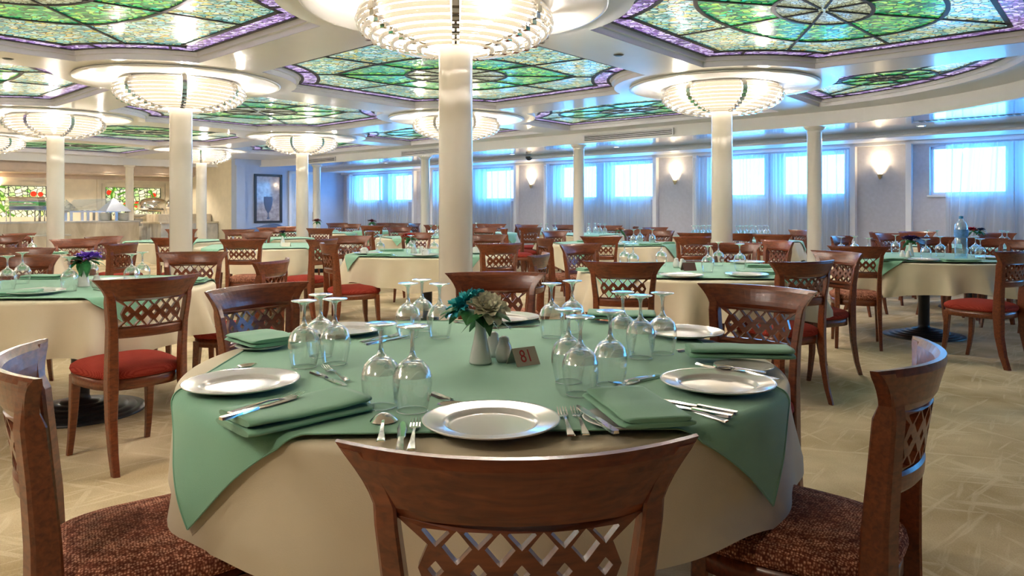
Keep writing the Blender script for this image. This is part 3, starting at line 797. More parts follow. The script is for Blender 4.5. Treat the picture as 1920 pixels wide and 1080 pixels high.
f = MB(); f.wbox(SC2, SB-.09, n_at(268, SC2), min(NB-1.62, n_at(352, SC2)), 0, .98); f.build('cabinet', M_MARG, r)
f = MB(); f.wbox(SC2-.05, SB-.09, n_at(262, SC2), min(NB-1.6, n_at(354, SC2)), .98, 1.02); f.build('worktop', M_MARB, r)
f = MB(); f.wbox(SC2-.45, SC2-.02, n_at(262, SC2)+.2, min(NB-1.62, n_at(345, SC2)), 0, .74); f.wbox(SC2-.5, SC2-.02, n_at(262, SC2)+.15, min(NB-1.6, n_at(345, SC2)), .74, .78); f.build('step', M_MARG, r)
r = empty('buffet_counter', (0, 0, 0), 0, 'stepped marble counter at the right end of the buffet', 'counter')
f = MB(); f.wbox(19.2, 20.4, NB-1.5, NB-.03, 0, .86); f.build('cabinet', M_MARG, r)
f = MB(); f.wbox(19.15, 20.4, NB-1.55, NB-.03, .86, .90); f.build('worktop', M_MARB, r)
f = MB(); f.wbox(19.6, 20.4, NB-1.4, NB-.03, .90, 1.10); f.build('upper_step', M_MARB, r)
# stained glass pictures on the back wall
def art(px0, px1, py0, py1, label, seed):
    na, nb = n_at(px0, SB), n_at(px1, SB); d = W(SB, (na+nb)/2).y
    z1, z0 = zat(py0, d), zat(py1, d); hw = abs(nb-na)/2; hh = z1-z0
    r = empty('stained_glass_picture', W(SB-.004, (na+nb)/2, z0), rze, label, 'stained glass', None)
    f = MB()
    for k, (e, t) in enumerate(((.10, .05), (.22, .025))):
        for x0, x1, a, b in ((-hw-e, -hw-e+.08, -e, hh+e), (hw+e-.08, hw+e, -e, hh+e), (-hw-e, hw+e, -e, -e+.08), (-hw-e, hw+e, hh+e-.08, hh+e)): f.box(x0, x1, 0, t, a, b)
    f.build('surround', plain('surround_paint', (.82, .74, .58), .4), r)
    MB().box(-hw, hw, 0, .01, 0, hh).build('backlit_glass', mosaic('picture_mosaic%d' % seed, [(0, (.35, .55, .10)), (.3, (.75, .78, .45)), (.6, (.85, .80, .55)), (.8, (.25, .55, .08)), (1, (.8, .75, .5))], .42, 9, True), r)
    rnd = random.Random(seed); leads = MB()
    reds = MB(); grn = MB()
    Mr = Matrix.Rotation(-PI/2, 4, 'X')
    def disc(mb, x, z, ra, y, ri=0.0): mb.lathe([(ri, -y), (ri, -y-.006), (ra, -y-.006), (ra, -y)], 18, M=Matrix.Translation((x, 0, z)) @ Matrix.Rotation(PI/2, 4, 'X'))
    for k in range(7): disc(reds, rnd.uniform(-hw*.9, hw*.9), rnd.uniform(.12, hh*.85), rnd.uniform(.05, .075), .012)
    if seed == 1: disc(reds, hw*.45, hh*.78, .17, .012, .11); disc(reds, hw*.45, hh*.78, .07, .012)
    for k in range(6):
        x0 = rnd.uniform(-hw, hw); z0_ = rnd.uniform(0, hh); a = rnd.uniform(0, PI); L = rnd.uniform(.3, .6)
        x1 = min(max(x0+L*math.cos(a), -hw), hw); z1_ = min(max(z0_+L*math.sin(a), 0), hh)
        grn.tube([(x0, .014, z0_), ((x0+x1)/2+.05, .014, (z0_+z1_)/2), (x1, .014, z1_)], .028, 6)
    for k in range(5):
        x = -hw+2*hw*k/4; leads.box(x-.008, x+.008, .01, .02, 0, hh)
    leads.box(-hw, hw, .01, .02, hh*.5, hh*.5+.015); leads.box(-hw, hw, .01, .02, hh-.015, hh)
    reds.build('red_fruit', emis('red_glass%d' % seed, (.65, .04, .015), .4), r); grn.build('green_stem', emis('green_glass%d' % seed, (.08, .22, .02), .35), r); leads.build('lead_came', M_LEAD, r)
art(-60, 86, 348, 407, 'colourful backlit fruit glass picture on the left buffet wall', 1)
art(198, 300, 352, 404, 'colourful backlit fruit glass picture behind the slim buffet column', 2)
def bpos(px, s, z=.94):
    return W(s, n_at(px, s), z)
# chafing dishes
def chafer(loc, rz, w, label, s_=1.3):
    r = empty('chafing_dish', loc, rz, label, 'chafing dish', 'silver chafing dishes on the buffet')
    f = MB(); 
    for sx in (-1, 1):
        for sy in (-1, 1): f.tube([(sx*w*.46, sy*.17, 0), (sx*w*.46, sy*.17, .22*s_)], .014, 8)
    f.box(-w*.48, w*.48, -.19, .19, .20*s_, .215*s_); f.build('stand', M_STEEL, r)
    f = MB(); f.box(-w/2, w/2, -.2, .2, .215*s_, .27*s_); f.build('pan', M_SILV, r)
    f = MB(); secs = []
    for k in range(9):
        a = PI*k/8; secs.append([Vector((x, -.19*math.cos(a), .272*s_+.17*s_*math.sin(a))) for x in (-w*.49, w*.49)])
    f.loft(secs, False, True, False)
    for sx in (-1, 1): f.add([(sx*w*.49, -.19*math.cos(PI*k/8), .272*s_+.17*s_*math.sin(PI*k/8)) for k in range(9)], [list(range(9))])
    f.build('lid', M_SILV, r)
    f = MB(); f.tube([(-.08, -.19, .31*s_), (-.08, -.23, .33*s_), (.08, -.23, .33*s_), (.08, -.19, .31*s_)], .008, 6); f.build('handle', M_STEEL, r)
rzb = ROT-PI/2
rzb = math.atan2(ND.y, ND.x)
chafer(bpos(48, SC+.3), rzb, .75, 'rectangular silver chafing dish at the left end of the buffet')
chafer(bpos(88, SC+.3), rzb, .45, 'silver chafing dish half hidden behind the left lamp column')
def rolltop(loc, label, s_=1.0):
    r = empty('chafing_dish', loc, rzb, label, 'chafing dish', 'silver chafing dishes on the buffet')
    f = MB(); f.lathe([(.10, 0), (.11, .015), (.03, .03), (.025, .10), (.05, .12)], 20)
    for k in range(4):
        a = PI/4+k*PI/2; f.tube([(.32*math.cos(a), .24*math.sin(a), 0), (.32*math.cos(a), .24*math.sin(a), .16)], .012, 6)
    f.build('stand', M_STEEL, r)
    M = Matrix.Scale(1.45*s_, 4, (1, 0, 0)) @ Matrix.Scale(s_, 4, (0, 1, 0)) @ Matrix.Scale(s_, 4, (0, 0, 1))
    MB().lathe([(0, .12), (.12, .12), (.24, .17), (.255, .21), (.26, .225)], 32, M=M).build('pan', M_SILV, r)
    MB().lathe([(.262, .226), (.262, .29), (.245, .37), (.20, .44), (.12, .485), (0, .50)], 32, M=M).build('lid', M_SILV, r).scale = (1, 1, 1)
    f = MB(); f.tube([(-.14, -.25*s_, .23), (-.14, -.33*s_, .2), (.14, -.33*s_, .2), (.14, -.25*s_, .23)], .012, 6); f.build('handle', M_DARKM, r)
rolltop(bpos(287, SC2+.4, 1.02), 'round silver roll top chafing dish right of the pyramid hood', 1.05)
rolltop(W(20.0, NB-.75, 1.10), 'small looking silver chafing dish at the right end of the buffet', .85)
# sneeze guard with pyramid hoods
p0, p1 = bpos(128, SC+.32), bpos(212, SC+.32)
d = (p1-p0); L = d.length
r = empty('sneeze_guard', p0, math.atan2(d.y, d.x), 'steel and glass food guard with sloping hoods on the buffet', 'food guard')
zt_ = .50; zb1 = .24
f = MB()
for x in (0, L*.36, L*.62, L): f.box(x-.03, x+.03, -.24, -.18, 0, zb1+.02); f.box(x-.03, x+.03, .18, .24, 0, zb1+.02)
f.box(-.05, L+.1, -.26, -.22, zb1-.03, zb1); f.box(-.05, L+.1, .22, .26, zb1-.03, zb1)
f.build('frame', M_STEEL, r)
f = MB(); f.add([(-.12, -.3, zb1), (L+.18, -.3, zb1), (L-.05, 0, zt_+.06), (.12, 0, zt_+.02)], [(0, 1, 2, 3)]); f.add([(-.12, .3, zb1), (L+.18, .3, zb1), (L-.05, 0, zt_+.06), (.12, 0, zt_+.02)], [(3, 2, 1, 0)])
f.build('hood_glass', M_HOOD, r)
f = MB(); f.add([(L-.28, -.36, zb1-.01), (L+.32, -.36, zb1-.01), (L+.32, .3, zb1-.01), (L-.28, .3, zb1-.01), (L+.0, -.03, zt_+.08)], [(0, 1, 4), (1, 2, 4), (2, 3, 4), (3, 0, 4)])
f.build('pyramid_hood', plain('brushed_hood', (.55, .62, .78), .25, metal=.5), r)
f = MB(); f.add([(-.2, -.30, zb1), (.16, -.30, zb1), (.16, .30, zb1), (-.2, .30, zb1), (-.05, 0, zt_+.03)], [(0, 1, 4), (1, 2, 4), (2, 3, 4), (3, 0, 4)]); f.build('end_hood', M_HOOD, r)
for px, nm in ((195, 'left'), (231, 'right')):
    p = bpos(px, SC+.12)
    for q in range(9):
        if 'bw' not in MATS: MATS['bw'] = MB().lathe([(0, 0), (.09, 0), (.135, .018), (.145, .03), (.135, .028), (.085, .008), (0, .008)], 24).build('stacked_bowl', M_PORC, label='x', cat='bowl', group='white bowls stacked on the buffet counter')
        lv = 'bottom,second,third,fourth,middle,sixth,seventh,eighth,top'.split(',')[q]
        inst(MATS['bw'], (p.x, p.y, .941+q*.0205), 0, 'white bowl, %s one of the %s stack on the buffet' % (lv, nm))
p = bpos(258, SC2+.1, 1.02)
r = empty('serving_bowl', p, 0, 'wide white serving bowl heaped with pink food on the buffet', 'bowl')
MB().lathe([(0, 0), (.10, 0), (.22, .06), (.24, .08), (.215, .075), (0, .02)], 28).build('bowl', M_PORC, r)
# blue covered round table by the end wall
D = 12.3
p = Vector(((497-960)/FPX*16.2, 16.2))
r = empty('serving_table', (p.x, p.y, 0), 0, 'white skirted side table with a dark blue cloth heaped on top', 'table')
f = MB(); f.grid(lambda u, v: ((.62+.02*math.cos(2*PI*u*14))*math.cos(2*PI*u), (.62+.02*math.cos(2*PI*u*14))*math.sin(2*PI*u), .76*v+.01), 84, 3, wrap=True); f.lathe([(0, .772), (.62, .772)], 40)
f.build('table_skirt', M_CREAM, r)
def heap(u, v):
    a = 2*PI*u; q = .62*v
    rr = .70*v*(1+.05*math.sin(3*a)+.03*math.sin(7*a))
    z = .785+.07*math.exp(-((rr*math.cos(a)-.2)**2+(rr*math.sin(a))**2)/.06)*(1+.2*math.sin(9*a))+.06*(1-v)+(-.03 if v > .95 else 0)
    return (p.x+rr*math.cos(a), p.y+rr*math.sin(a), z)
MB().grid(heap, 48, 12, wrap=True).build('folded_cloth', plain('blue_cloth', (.015, .06, .22), .35, coat=.4, noise=.3, scale=12), label='dark blue cloth heaped on the white table below the framed picture', cat='cloth')
# ------------------------------------------------------------------ chairs
def sect(cx, cy, z, hx, hy, c=.25):
    a, b = hx*(1-c), hy*(1-c)
    return [Vector((cx+x, cy+y, z)) for x, y in ((-a, -hy), (a, -hy), (hx, -b), (hx, b), (a, hy), (-a, hy), (-hx, b), (-hx, -b))]
def lean(z):
    pts = [(0, -.315), (.10, -.28), (.25, -.25), (.42, -.24), (.55, -.243), (.68, -.254), (.80, -.272), (.85, -.283), (.905, -.300)]
    for (z0, y0), (z1, y1) in zip(pts, pts[1:]):
        if z <= z1: return y0+(y1-y0)*(z-z0)/(z1-z0)
    return pts[-1][1]
def by(x, z): return lean(z)+1.36*x*x
def outline(t, grow=0.0):
    """seat outline: broad rounded front, narrower back"""
    a = 2*PI*t; c, s = math.cos(a), math.sin(a)
    e = .62
    x = abs(c)**e*(1 if c >= 0 else -1); y = abs(s)**e*(1 if s >= 0 else -1)
    hw = .232-.035*(1-y)/2*1.2
    return x*(hw+grow), .01+y*(.225+grow)
def make_chair(seat_mat):
    root = empty('dining_chair', (0, 0, 0), 0, 'chair', 'chair', 'dark wooden lattice back dining chairs')
    NS = 36
    MB().loft([[Vector((*outline(k/NS, g), z)) for k in range(NS)] for g, z in ((-.022, .372), (0, .375), (0, .425), (-.022, .428))], True, True).build('seat_frame', WOOD, root)
    MB().loft([[Vector((*outline(k/NS, g), z)) for k in range(NS)] for g, z in ((-.01, .424), (.004, .430), (.011, .446), (.007, .464), (-.015, .479), (-.06, .491), (-.12, .497), (-.19, .499))], True, True).build('seat', seat_mat, root)
    for sx in (-1, 1):
        secs = []
        for z, y, x, h in ((0, .225, .192, .0125), (.08, .208, .190, .014), (.2, .190, .187, .0175), (.38, .180, .182, .022), (.41, .180, .182, .022)):
            secs.append(sect(sx*x, y, z, h, h))
        MB().loft(secs).build('leg', WOOD, root)
        secs = []
        for z, h, x in ((0, .014, .178), (.1, .016, .175), (.25, .019, .172), (.42, .023, .168), (.55, .021, .168), (.68, .019, .171), (.795, .018, .184)):
            secs.append([Vector((q.x, by(q.x, z)+q.y, z)) for q in sect(sx*x, 0, z, h*.95, h*1.3)])
        for z in (.825, .85, .875, .898):
            hw = .200+.058*((z-.808)/.097)**1.7; x = hw-.0165
            secs.append([Vector((q.x, by(q.x, z)+q.y, z)) for q in sect(sx*x, 0, z, .0165, .0190-.0065*min(1, (z-.80)/.06))])
        MB().loft(secs).build('back_post', WOOD, root)
    # top rail: curved in plan, flaring towards the top corners
    def rail(z0, z1, w0, w1, th, flare=1.0, nz=6, nx=20, dome=0.0):
        m = MB(); vs = []; 
        def pt(i, j, side):
            v = j/nz; z = z0+(z1-z0)*v; hw = w0+(w1-w0)*v**flare
            x = hw*(-1+2*i/nx); zz = z+(dome*(1-(x/hw)**2) if j == nz else 0)
            e = 1-.5*(abs(2*v-1)**6)
            return (x, by(x, zz)+(th/2*e if side else -th/2*e), zz)
        for side in (0, 1):
            for j in range(nz+1):
                for i in range(nx+1): vs.append(pt(i, j, side))
        n = (nx+1); o = n*(nz+1); fs = []
        for j in range(nz):
            for i in range(nx):
                a = j*n+i; fs.append((a, a+1, a+n+1, a+n)); fs.append((o+a, o+a+n, o+a+n+1, o+a+1))
        for i in range(nx): fs.append((i, o+i, o+i+1, i+1)); a = nz*n+i; fs.append((a, a+1, o+a+1, o+a))
        for j in range(nz): a = j*n; fs.append((a, a+n, o+a+n, o+a)); a = j*n+nx; fs.append((a, o+a, o+a+n, a+n))
        return m.add(vs, fs, False)
    rail(.808, .905, .200, .258, .026, 1.7).build('top_rail', WOOD, root)
    rail(.625, .672, .160, .160, .024).build('lower_rail', WOOD, root)
    p, H = .058, .072
    outer = [(-2.95*p, H), (-2.18*p, .036), (-2.42*p, 0), (-2.18*p, -.036), (-2.75*p, -H)]
    outer = outer[::-1]+[(-x, z) for x, z in outer]
    outer = [(x, z) for x, z in outer]
    hl = []
    def dia(cx, cz, a, b): hl.append([(cx+a*q*1.0, cz+b*w) for q, w in ((0, 1), (.18, .85), (.85, .15), (1, 0), (.85, -.15), (.18, -.85), (0, -1), (-.18, -.85), (-.85, -.15), (-1, 0), (-.85, .15), (-.18, .85))])
    for k in range(-2, 3):
        hl.append([(k*p-.0175, H-.013), (k*p-.0195, H-.016), (k*p, H-.038), (k*p+.0195, H-.016), (k*p+.0175, H-.013)])
        hl.append([(k*p-.0195, -H+.016), (k*p-.0175, -H+.013), (k*p+.0175, -H+.013), (k*p+.0195, -H+.016), (k*p, -H+.038)][::-1])
        dia(k*p, 0, .0115, .0135)
    for k in (-1.5, -.5, .5, 1.5):
        dia(k*p, .035, .0205, .0245); dia(k*p, -.035, .0205, .0245)
    ex = [(x*.02, z) for x in range(-8, 9) for z in (-.001, .001)]
    lt = MB(); slab(lt, outer, hl, lambda x, z, s: (x, by(x, z+.740)+(.009 if s else -.009), z+.740))
    lt.build('lattice', WOOD, root)
    return root
CH = {'b': make_chair(M_BROWN), 'r': make_chair(M_RED)}
def chair_at(X, Y, face, kind, label):
    fx, fy = face; L = math.hypot(fx, fy); fx /= L; fy /= L
    rz = math.atan2(fy, fx)-PI/2
    # the chord of the top rail sits .21 behind the seat centre
    return inst(CH[kind], (X+fx*.21, Y+fy*.21, 0), rz, label)
def chair_px(px, y, face, kind, label, d=None):
    d = d or 451.8/(y-HZ)
    return chair_at((px-960)/FPX*d, d, face, kind, 'wooden lattice back chair, '+label)
P_ = 'wooden lattice back chair, '
chair_at(.010, 1.055, (-.05, 1), 'b', P_+'nearest one at the bottom centre, its back to the camera')
chair_at(.878, 1.69, (-.8, .6), 'b', P_+'large one at the right of the front table, brown woven seat')
chair_at(-1.04, 1.64, (.857, .515), 'b', P_+'large one cut by the left picture edge, brown woven seat')
chair_at(-1.06, 3.12, (.83, -.56), 'b', P_+'behind the left rear of the front table')
chair_at(-.084, 3.77, (.02, -1), 'b', P_+'behind the vase of the front table, facing the camera')
chair_at(1.01, 3.09, (-.66, -.75), 'r', P_+'behind the right rear of the front table')
chair_at(-1.755, 3.58, (-.775, .632), 'r', P_+'red seat, drawn up to the left table with its back shown')
chair_px(38, 0, (.35, -1), 'b', 'nearer one of the two behind the left table', d=5.2)
chair_px(44, 463, (.1, -1), 'r', 'farther one of the two behind the left table', d=6.2)
chair_px(362, 473, (.25, -1), 'b', 'before the second column from the left', d=5.6)
chair_px(507, 480, (-1, .1), 'r', 'seen edge on between the left table and the main column', d=4.75)
chair_px(143, 448, (.45, -.9), 'r', 'behind the purple flowers of the left table')
chair_px(196, 438, (.9, -.4), 'r', 'turned right, just behind the purple flowers', d=8.8)
chair_px(227, 452, (-1, .12), 'r', 'seen edge on before the cream cloth of the far left table', d=7.1)
chair_px(6, 441, (.8, -.6), 'r', 'at the left picture edge below the buffet', d=9.0)
chair_px(37, 437, (1, -.25), 'r', 'seen nearly edge on below the left end of the buffet', d=9.9)
chair_px(327, 441, (-.2, 1), 'r', 'half hidden by the second column from the left, back shown', d=8.5)
chair_px(456, 448, (-.08, 1), 'b', 'back shown, before the table with the white number card')
chair_px(340, 430, (.1, -1), 'r', 'far one hidden by the second column, only corners showing', d=12.0)
chair_px(447, 431, (.2, -1), 'b', 'far one below the dark blue cloth, left of the other two', d=11.8)
chair_px(480, 438, (-.1, -1), 'b', 'behind the card table, left part hidden by a nearer chair', d=10.6)
chair_px(509, 428, (.05, -1), 'b', 'below the dark blue cloth, behind the small vase', d=13.0)
chair_px(545, 427, (.1, -1), 'r', 'bluish far one directly left of the slim lamp column', d=13.9)
chair_px(601, 427, (.12, 1), 'r', 'far one just right of the slim lamp column', d=12.6)
chair_px(604, 445, (-.9, .45), 'r', 'red seat turned to the card table, left of the red flower', d=8.1)
chair_px(657, 447, (.2, -1), 'b', 'facing the camera, left behind the red flower table', d=9.0)
chair_px(621, 456, (.85, .5), 'r', 'large red seat one left of the red flower table')
chair_px(632, 417, (.4, -1), 'r', 'farthest one before the end wall, left of its pair', d=17.2)
chair_px(657, 422, (-.2, -1), 'r', 'far one before the corner of the room, right of its pair', d=16.3)
chair_px(698, 420, (.1, 1), 'r', 'far one below the maroon flowers, back shown', d=14.6)
chair_px(700, 437, (1, .2), 'r', 'edge on, dark, behind the left of the red flower table', d=11.0)
chair_px(718, 414, (.2, -1), 'r', 'under the farthest curtain, left of two', d=17.3)
chair_px(747, 412, (-.1, -1), 'r', 'under the farthest curtain, right of two', d=17.0)
chair_px(749, 428, (.5, -1), 'r', 'behind the red flower, its rail shining violet', d=13.5)
chair_px(780, 434, (-.1, -1), 'b', 'directly behind the red flower', d=10.2)
chair_px(777, 416, (.9, -.4), 'r', 'far one left of the slim column behind the red flower', d=16.6)
chair_px(817, 415, (.05, -1), 'r', 'far one between the slim column and the main column', d=15.2)
chair_px(893, 414, (.1, -1), 'r', 'far one peeping out right of the main column', d=16.4)
chair_px(928, 415, (-.1, -1), 'r', 'far one below the curtain right of the main column', d=16.2)
chair_px(907, 430, (0, -1), 'b', 'brown one before the pale blue table right of the main column', d=13.0)
chair_px(949, 424, (1, .1), 'r', 'dark edge on one right of the pale blue table', d=12.5)
chair_px(914, 443, (.1, -1), 'b', 'facing the camera just right of the main column', d=9.4)
chair_px(935, 456, (-.5, .85), 'b', 'back shown, right of the main column')
chair_px(968, 417, (-1, .1), 'r', 'tall dark edge on one below the first wall lamp', d=15.9)
chair_px(988, 419, (.3, -1), 'r', 'far one with bluish rail below the first wall lamp', d=15.3)
chair_px(994, 425, (-.55, .83), 'r', 'red seat, back shown, below the first sconce', d=13.2)
chair_px(1005, 478, (-1, .25), 'b', 'edge on, behind the glasses at the back of the front table', d=5.4)
chair_px(1024, 440, (.95, .3), 'b', 'side on with long post, left of the slim centre column', d=8.4)
chair_px(1041, 435, (.6, -.8), 'r', 'violet tinged, left of the slim centre column', d=10.9)
chair_px(1091, 458, (.55, -.83), 'b', 'facing the camera at the left of the shaker table', d=6.9)
chair_px(1058, 419, (.1, -1), 'r', 'far one behind the glasses left of the slim centre column', d=15.2)
chair_px(1143, 419, (-.1, -1), 'r', 'far one behind the glasses right of the slim centre column', d=14.6)
chair_px(1127, 443, (.15, 1), 'b', 'back shown, before the orange flower table')
chair_px(1169, 490, (.22, 1), 'b', 'large, back shown, before the shaker table')
chair_px(1188, 421, (-1, .2), 'r', 'small dark edge on one below the centre curtain', d=13.9)
chair_px(1194, 431, (.05, -1), 'b', 'behind the three glasses of the orange flower table', d=11.9)
chair_px(1229, 424, (.3, -1), 'r', 'with blue shine on its rail, below the centre wall lamp', d=13.2)
chair_px(1240, 431, (-.8, -.6), 'r', 'reddish, turned, right of the orange flower table', d=11.3)
chair_px(1298, 443, (-.15, 1), 'r', 'back shown, behind the shaker table, left of lamp column')
chair_px(1304, 434, (.1, 1), 'b', 'orange brown, just behind another, left of the lamp column', d=10.2)
chair_px(1381, 434, (.1, 1), 'r', 'back shown, half behind the right lamp column', d=10.0)
chair_px(1378, 460, (-.1, -1), 'b', 'facing the camera behind the glasses of the shaker table', d=7.1)
chair_px(1456, 455, (-.9, -.3), 'r', 'turned left, right behind the shaker table', d=7.6)
chair_px(1448, 444, (.5, .8), 'r', 'small, between the shaker table and the crowded glass table', d=9.6)
chair_px(1498, 428, (-.7, -.2), 'r', 'violet seat, left of the slim right column', d=11.5)
chair_px(1503, 489, (-.35, .94), 'r', 'back shown, red seat, at the right of the shaker table')
chair_px(1567, 472, (-.93, -.35), 'r', 'turned left with shiny rail, red seat, right of the shaker table')
chair_px(1609, 461, (.35, .9), 'b', 'brown seat, back shown, left of the bottle table')
chair_px(1896, 470, (-.5, .86), 'r', 'bright red seat, back shown, right before the bottle table')
chair_px(1580, 443, (.6, -.8), 'b', 'facing the camera, behind the left of the bottle table', d=8.9)
chair_px(1645, 433, (1, -.2), 'r', 'blue violet edge on one behind the bottle table', d=10.4)
chair_px(1672, 438, (.2, -1), 'r', 'behind the purple flowers of the bottle table', d=9.9)
chair_px(1720, 430, (-.2, -1), 'r', 'far one under the wall, right behind the purple flowers', d=10.7)
chair_px(1753, 445, (.1, -1), 'b', 'facing the camera, left of the water bottle', d=8.6)
chair_px(1843, 445, (-.2, -1), 'b', 'facing the camera, right of the water bottle', d=8.3)
chair_px(1869, 431, (-.1, -1), 'r', 'below the rightmost curtain', d=10.05)
chair_px(1925, 450, (-.9, -.4), 'b', 'orange brown, cut by the right picture edge behind the bottle table', d=7.7)
# ------------------------------------------------------------------ tables and cloths
TZ = .75
def fold(th, seed, k=9):
    rnd = random.Random(seed); a, b, c = (rnd.uniform(0, 6.28) for _ in range(3))
    w = .55*math.sin(k*th+a+.9*math.sin(3*th+c))+.45*math.sin((k+6)*th+b)
    return (.5+.5*w)**2*1.1
def drape(x, y, R, seed, off, amp):
    rho = math.hypot(x, y); th = math.atan2(y, x); e = rho-R
    if e <= -.012: return (x, y, TZ+.004+off)
    q = e+.012
    if q < .025:
        t = q/.025*PI/2; rr = R-.012+(.016+off)*math.sin(t); z = TZ+.004+off-(.016+off)*(1-math.cos(t))
    else:
        d = q-.025; out = amp*fold(th, seed, 8 if amp < .05 else 16)*min(1, d/.24)**1.15
        rr = R+.004+off+out+.03*d+off*min(1, d/.1)*.5; z = TZ-.012-d
    return (rr*math.cos(th), rr*math.sin(th), z)
def table(X, Y, R, what, seed, key_big=False, drop=.275, amp=.11, ov=None, seg=96, cloth_desc=None):
    r = empty('dining_table', (X, Y, 0), 0, 'round table, '+what, 'table', 'round tables laid for a meal')
    MB().lathe([(0, .715), (R-.012, .715), (R-.004, .725), (R-.004, TZ-.006), (R-.02, TZ), (0, TZ)], 48).build('tabletop', WOOD, r)
    MB().lathe([(.05, .05), (.05, .66), (.12, .70), (.12, .716)], 24).build('pedestal', M_DARKM, r)
    rings = []; rr = .36
    for k in range(6): rings += [(rr, .006+k*.012), (rr-.006, .016+k*.012), (rr-.05, .018+k*.012)]; rr -= .05
    MB().lathe([(.36, 0)]+rings+[(.05, .10), (.05, .12)], 48).build('table_base', M_DARKM, r)
    m = MB(); es = [-R, -R*.6, -R*.25, -.06, -.012, -.004, .002, .008, .014, .03, .06, .10, .15, .20, .25, 1]
    rnd = random.Random(seed*7); a0 = rnd.uniform(0, 6.28)
    def fn(u, v):
        th = 2*PI*u; e = es[round(v*(len(es)-1))]
        if e == 1: e = drop+.03*math.cos(4*th+a0)+.008*math.sin(11*th+a0)
        else: e = min(e, (drop+.03*math.cos(4*th+a0)+.008*math.sin(11*th+a0))*(1 if e < .15 else e/.28+.05))
        rho = max(R+e, .0005)
        x, y, z = drape(rho*math.cos(th), rho*math.sin(th), R, seed, 0, amp)
        return (X+x, Y+y, z)
    m.grid(fn, seg, len(es), wrap=True)
    m.build('tablecloth', M_CREAM, label='cream tablecloth of the table, '+what, cat='tablecloth', group='cream tablecloths')
    if ov:
        side, rot, dx, dy = ov; n = 111 if key_big else 57; m = MB(); ca, sa = math.cos(rot), math.sin(rot)
        def fo(u, v):
            a, b = side*(u-.5), side*(v-.5)
            x, y = a*ca-b*sa+dx, a*sa+b*ca+dy
            x, y, z = drape(x, y, R, seed, .0125, amp)
            return (X+x, Y+y, z)
        m.grid(fo, n, n)
        hem = MB()
        o = m.build('table_overlay', M_GREEN, label='sage green top cloth, '+what, cat='tablecloth', group='sage green overlays')
        h = MB()
        for e in range(4):
            pts = []
            for k in range(n*2-1):
                t = k/(n*2-2); u, v = ((t, 0), (1, t), (1-t, 1), (0, 1-t))[e]
                q = fo(u, v); pts.append((q[0], q[1], q[2]+.0012))
            h.tube(pts, .0022, 4)
        h.build('stitched_hem', M_NAPK, o)
TZI = TZ+.0172
T = {}
def TB(key, X, Y, R, what, seed, **k): T[key] = (X, Y, R, what); table(X, Y, R, what, seed, key_big=key in ('T1', 'T2', 'T6', 'T8', 'T3'), **k)
TB('T1', -.08, 2.33, .89, 'nearest one numbered 81 in the middle of the picture', 3, drop=.275, amp=.048, ov=(1.54, .05, -.02, -.02), seg=200)
TB('T2', -2.62, 4.5, .76, 'left one with the purple flowers', 5, ov=(1.32, .05, .0, .0), seg=140)
TB('T3', -.9, 7.9, .86, 'one with the red flower left of the main column', 8, ov=(1.4, 1.4, -.02, 0), seg=130)
TB('T4', -3.1, 9.4, .86, 'one with a white number card before the slim lamp column', 11, ov=(1.42, .26, 0, 0))
TB('T5', -4.9, 10.9, .72, 'far left one behind the second column from the left', 12, ov=(1.2, -.26, 0, 0))
TB('T6', 1.39, 5.7, .88, 'one with two shakers right of centre', 14, ov=(1.48, -.09, 0, .0), seg=130)
TB('T7', 1.37, 10.0, .85, 'one with an orange flower behind the shaker table', 16, ov=(1.45, .17, 0, 0))
TB('T8', 4.0, 7.2, .86, 'right one with the water bottle', 21, ov=(1.45, 1.43, -.0, 0), seg=130)
TB('T9', -5.58, 7.8, .78, 'one cut by the left picture edge behind the left table', 22, ov=(1.2, .3, 0, 0))
TB('T10', -2.78, 15.9, .62, 'farthest one below the far curtain pair', 25, ov=(1.3, .4, 0, 0), seg=64)
TB('T11', -1.5, 12.3, .75, 'one behind the red flower table', 26, ov=(1.2, .4, 0, 0), seg=64)
TB('T12', -.60, 14.6, .70, 'far pale one right of the main column', 27, ov=(1.3, .2, 0, 0), seg=64)
TB('T13', 1.30, 13.85, .80, 'far one behind the slim centre column', 28, ov=(1.4, .8, 0, 0), seg=64)
TB('T14', 3.35, 12.25, .80, 'one crowded with glasses behind the right lamp column', 29, ov=(1.3, .1, 0, 0), seg=64)
TB('T15', 3.78, 10.9, .46, 'small one left of the slim right column', 31, ov=(.85, .4, 0, 0), seg=64)
TB('T16', 5.7, 9.2, .70, 'far right one below the rightmost curtain', 33, ov=(1.2, .4, 0, 0), seg=64)
TB('T19', -3.75, 14.7, .66, 'far pale one right of the slim lamp column', 35, ov=(1.15, .4, 0, 0), seg=64)
TB('T20', -4.35, 16.4, .50, 'farthest one with red brown flowers before the end wall', 36, ov=(.9, .4, 0, 0), seg=64)
TB('T21', -3.75, 11.9, .55, 'small green one directly left of the slim lamp column', 37, ov=(.95, .7, 0, 0), seg=64)
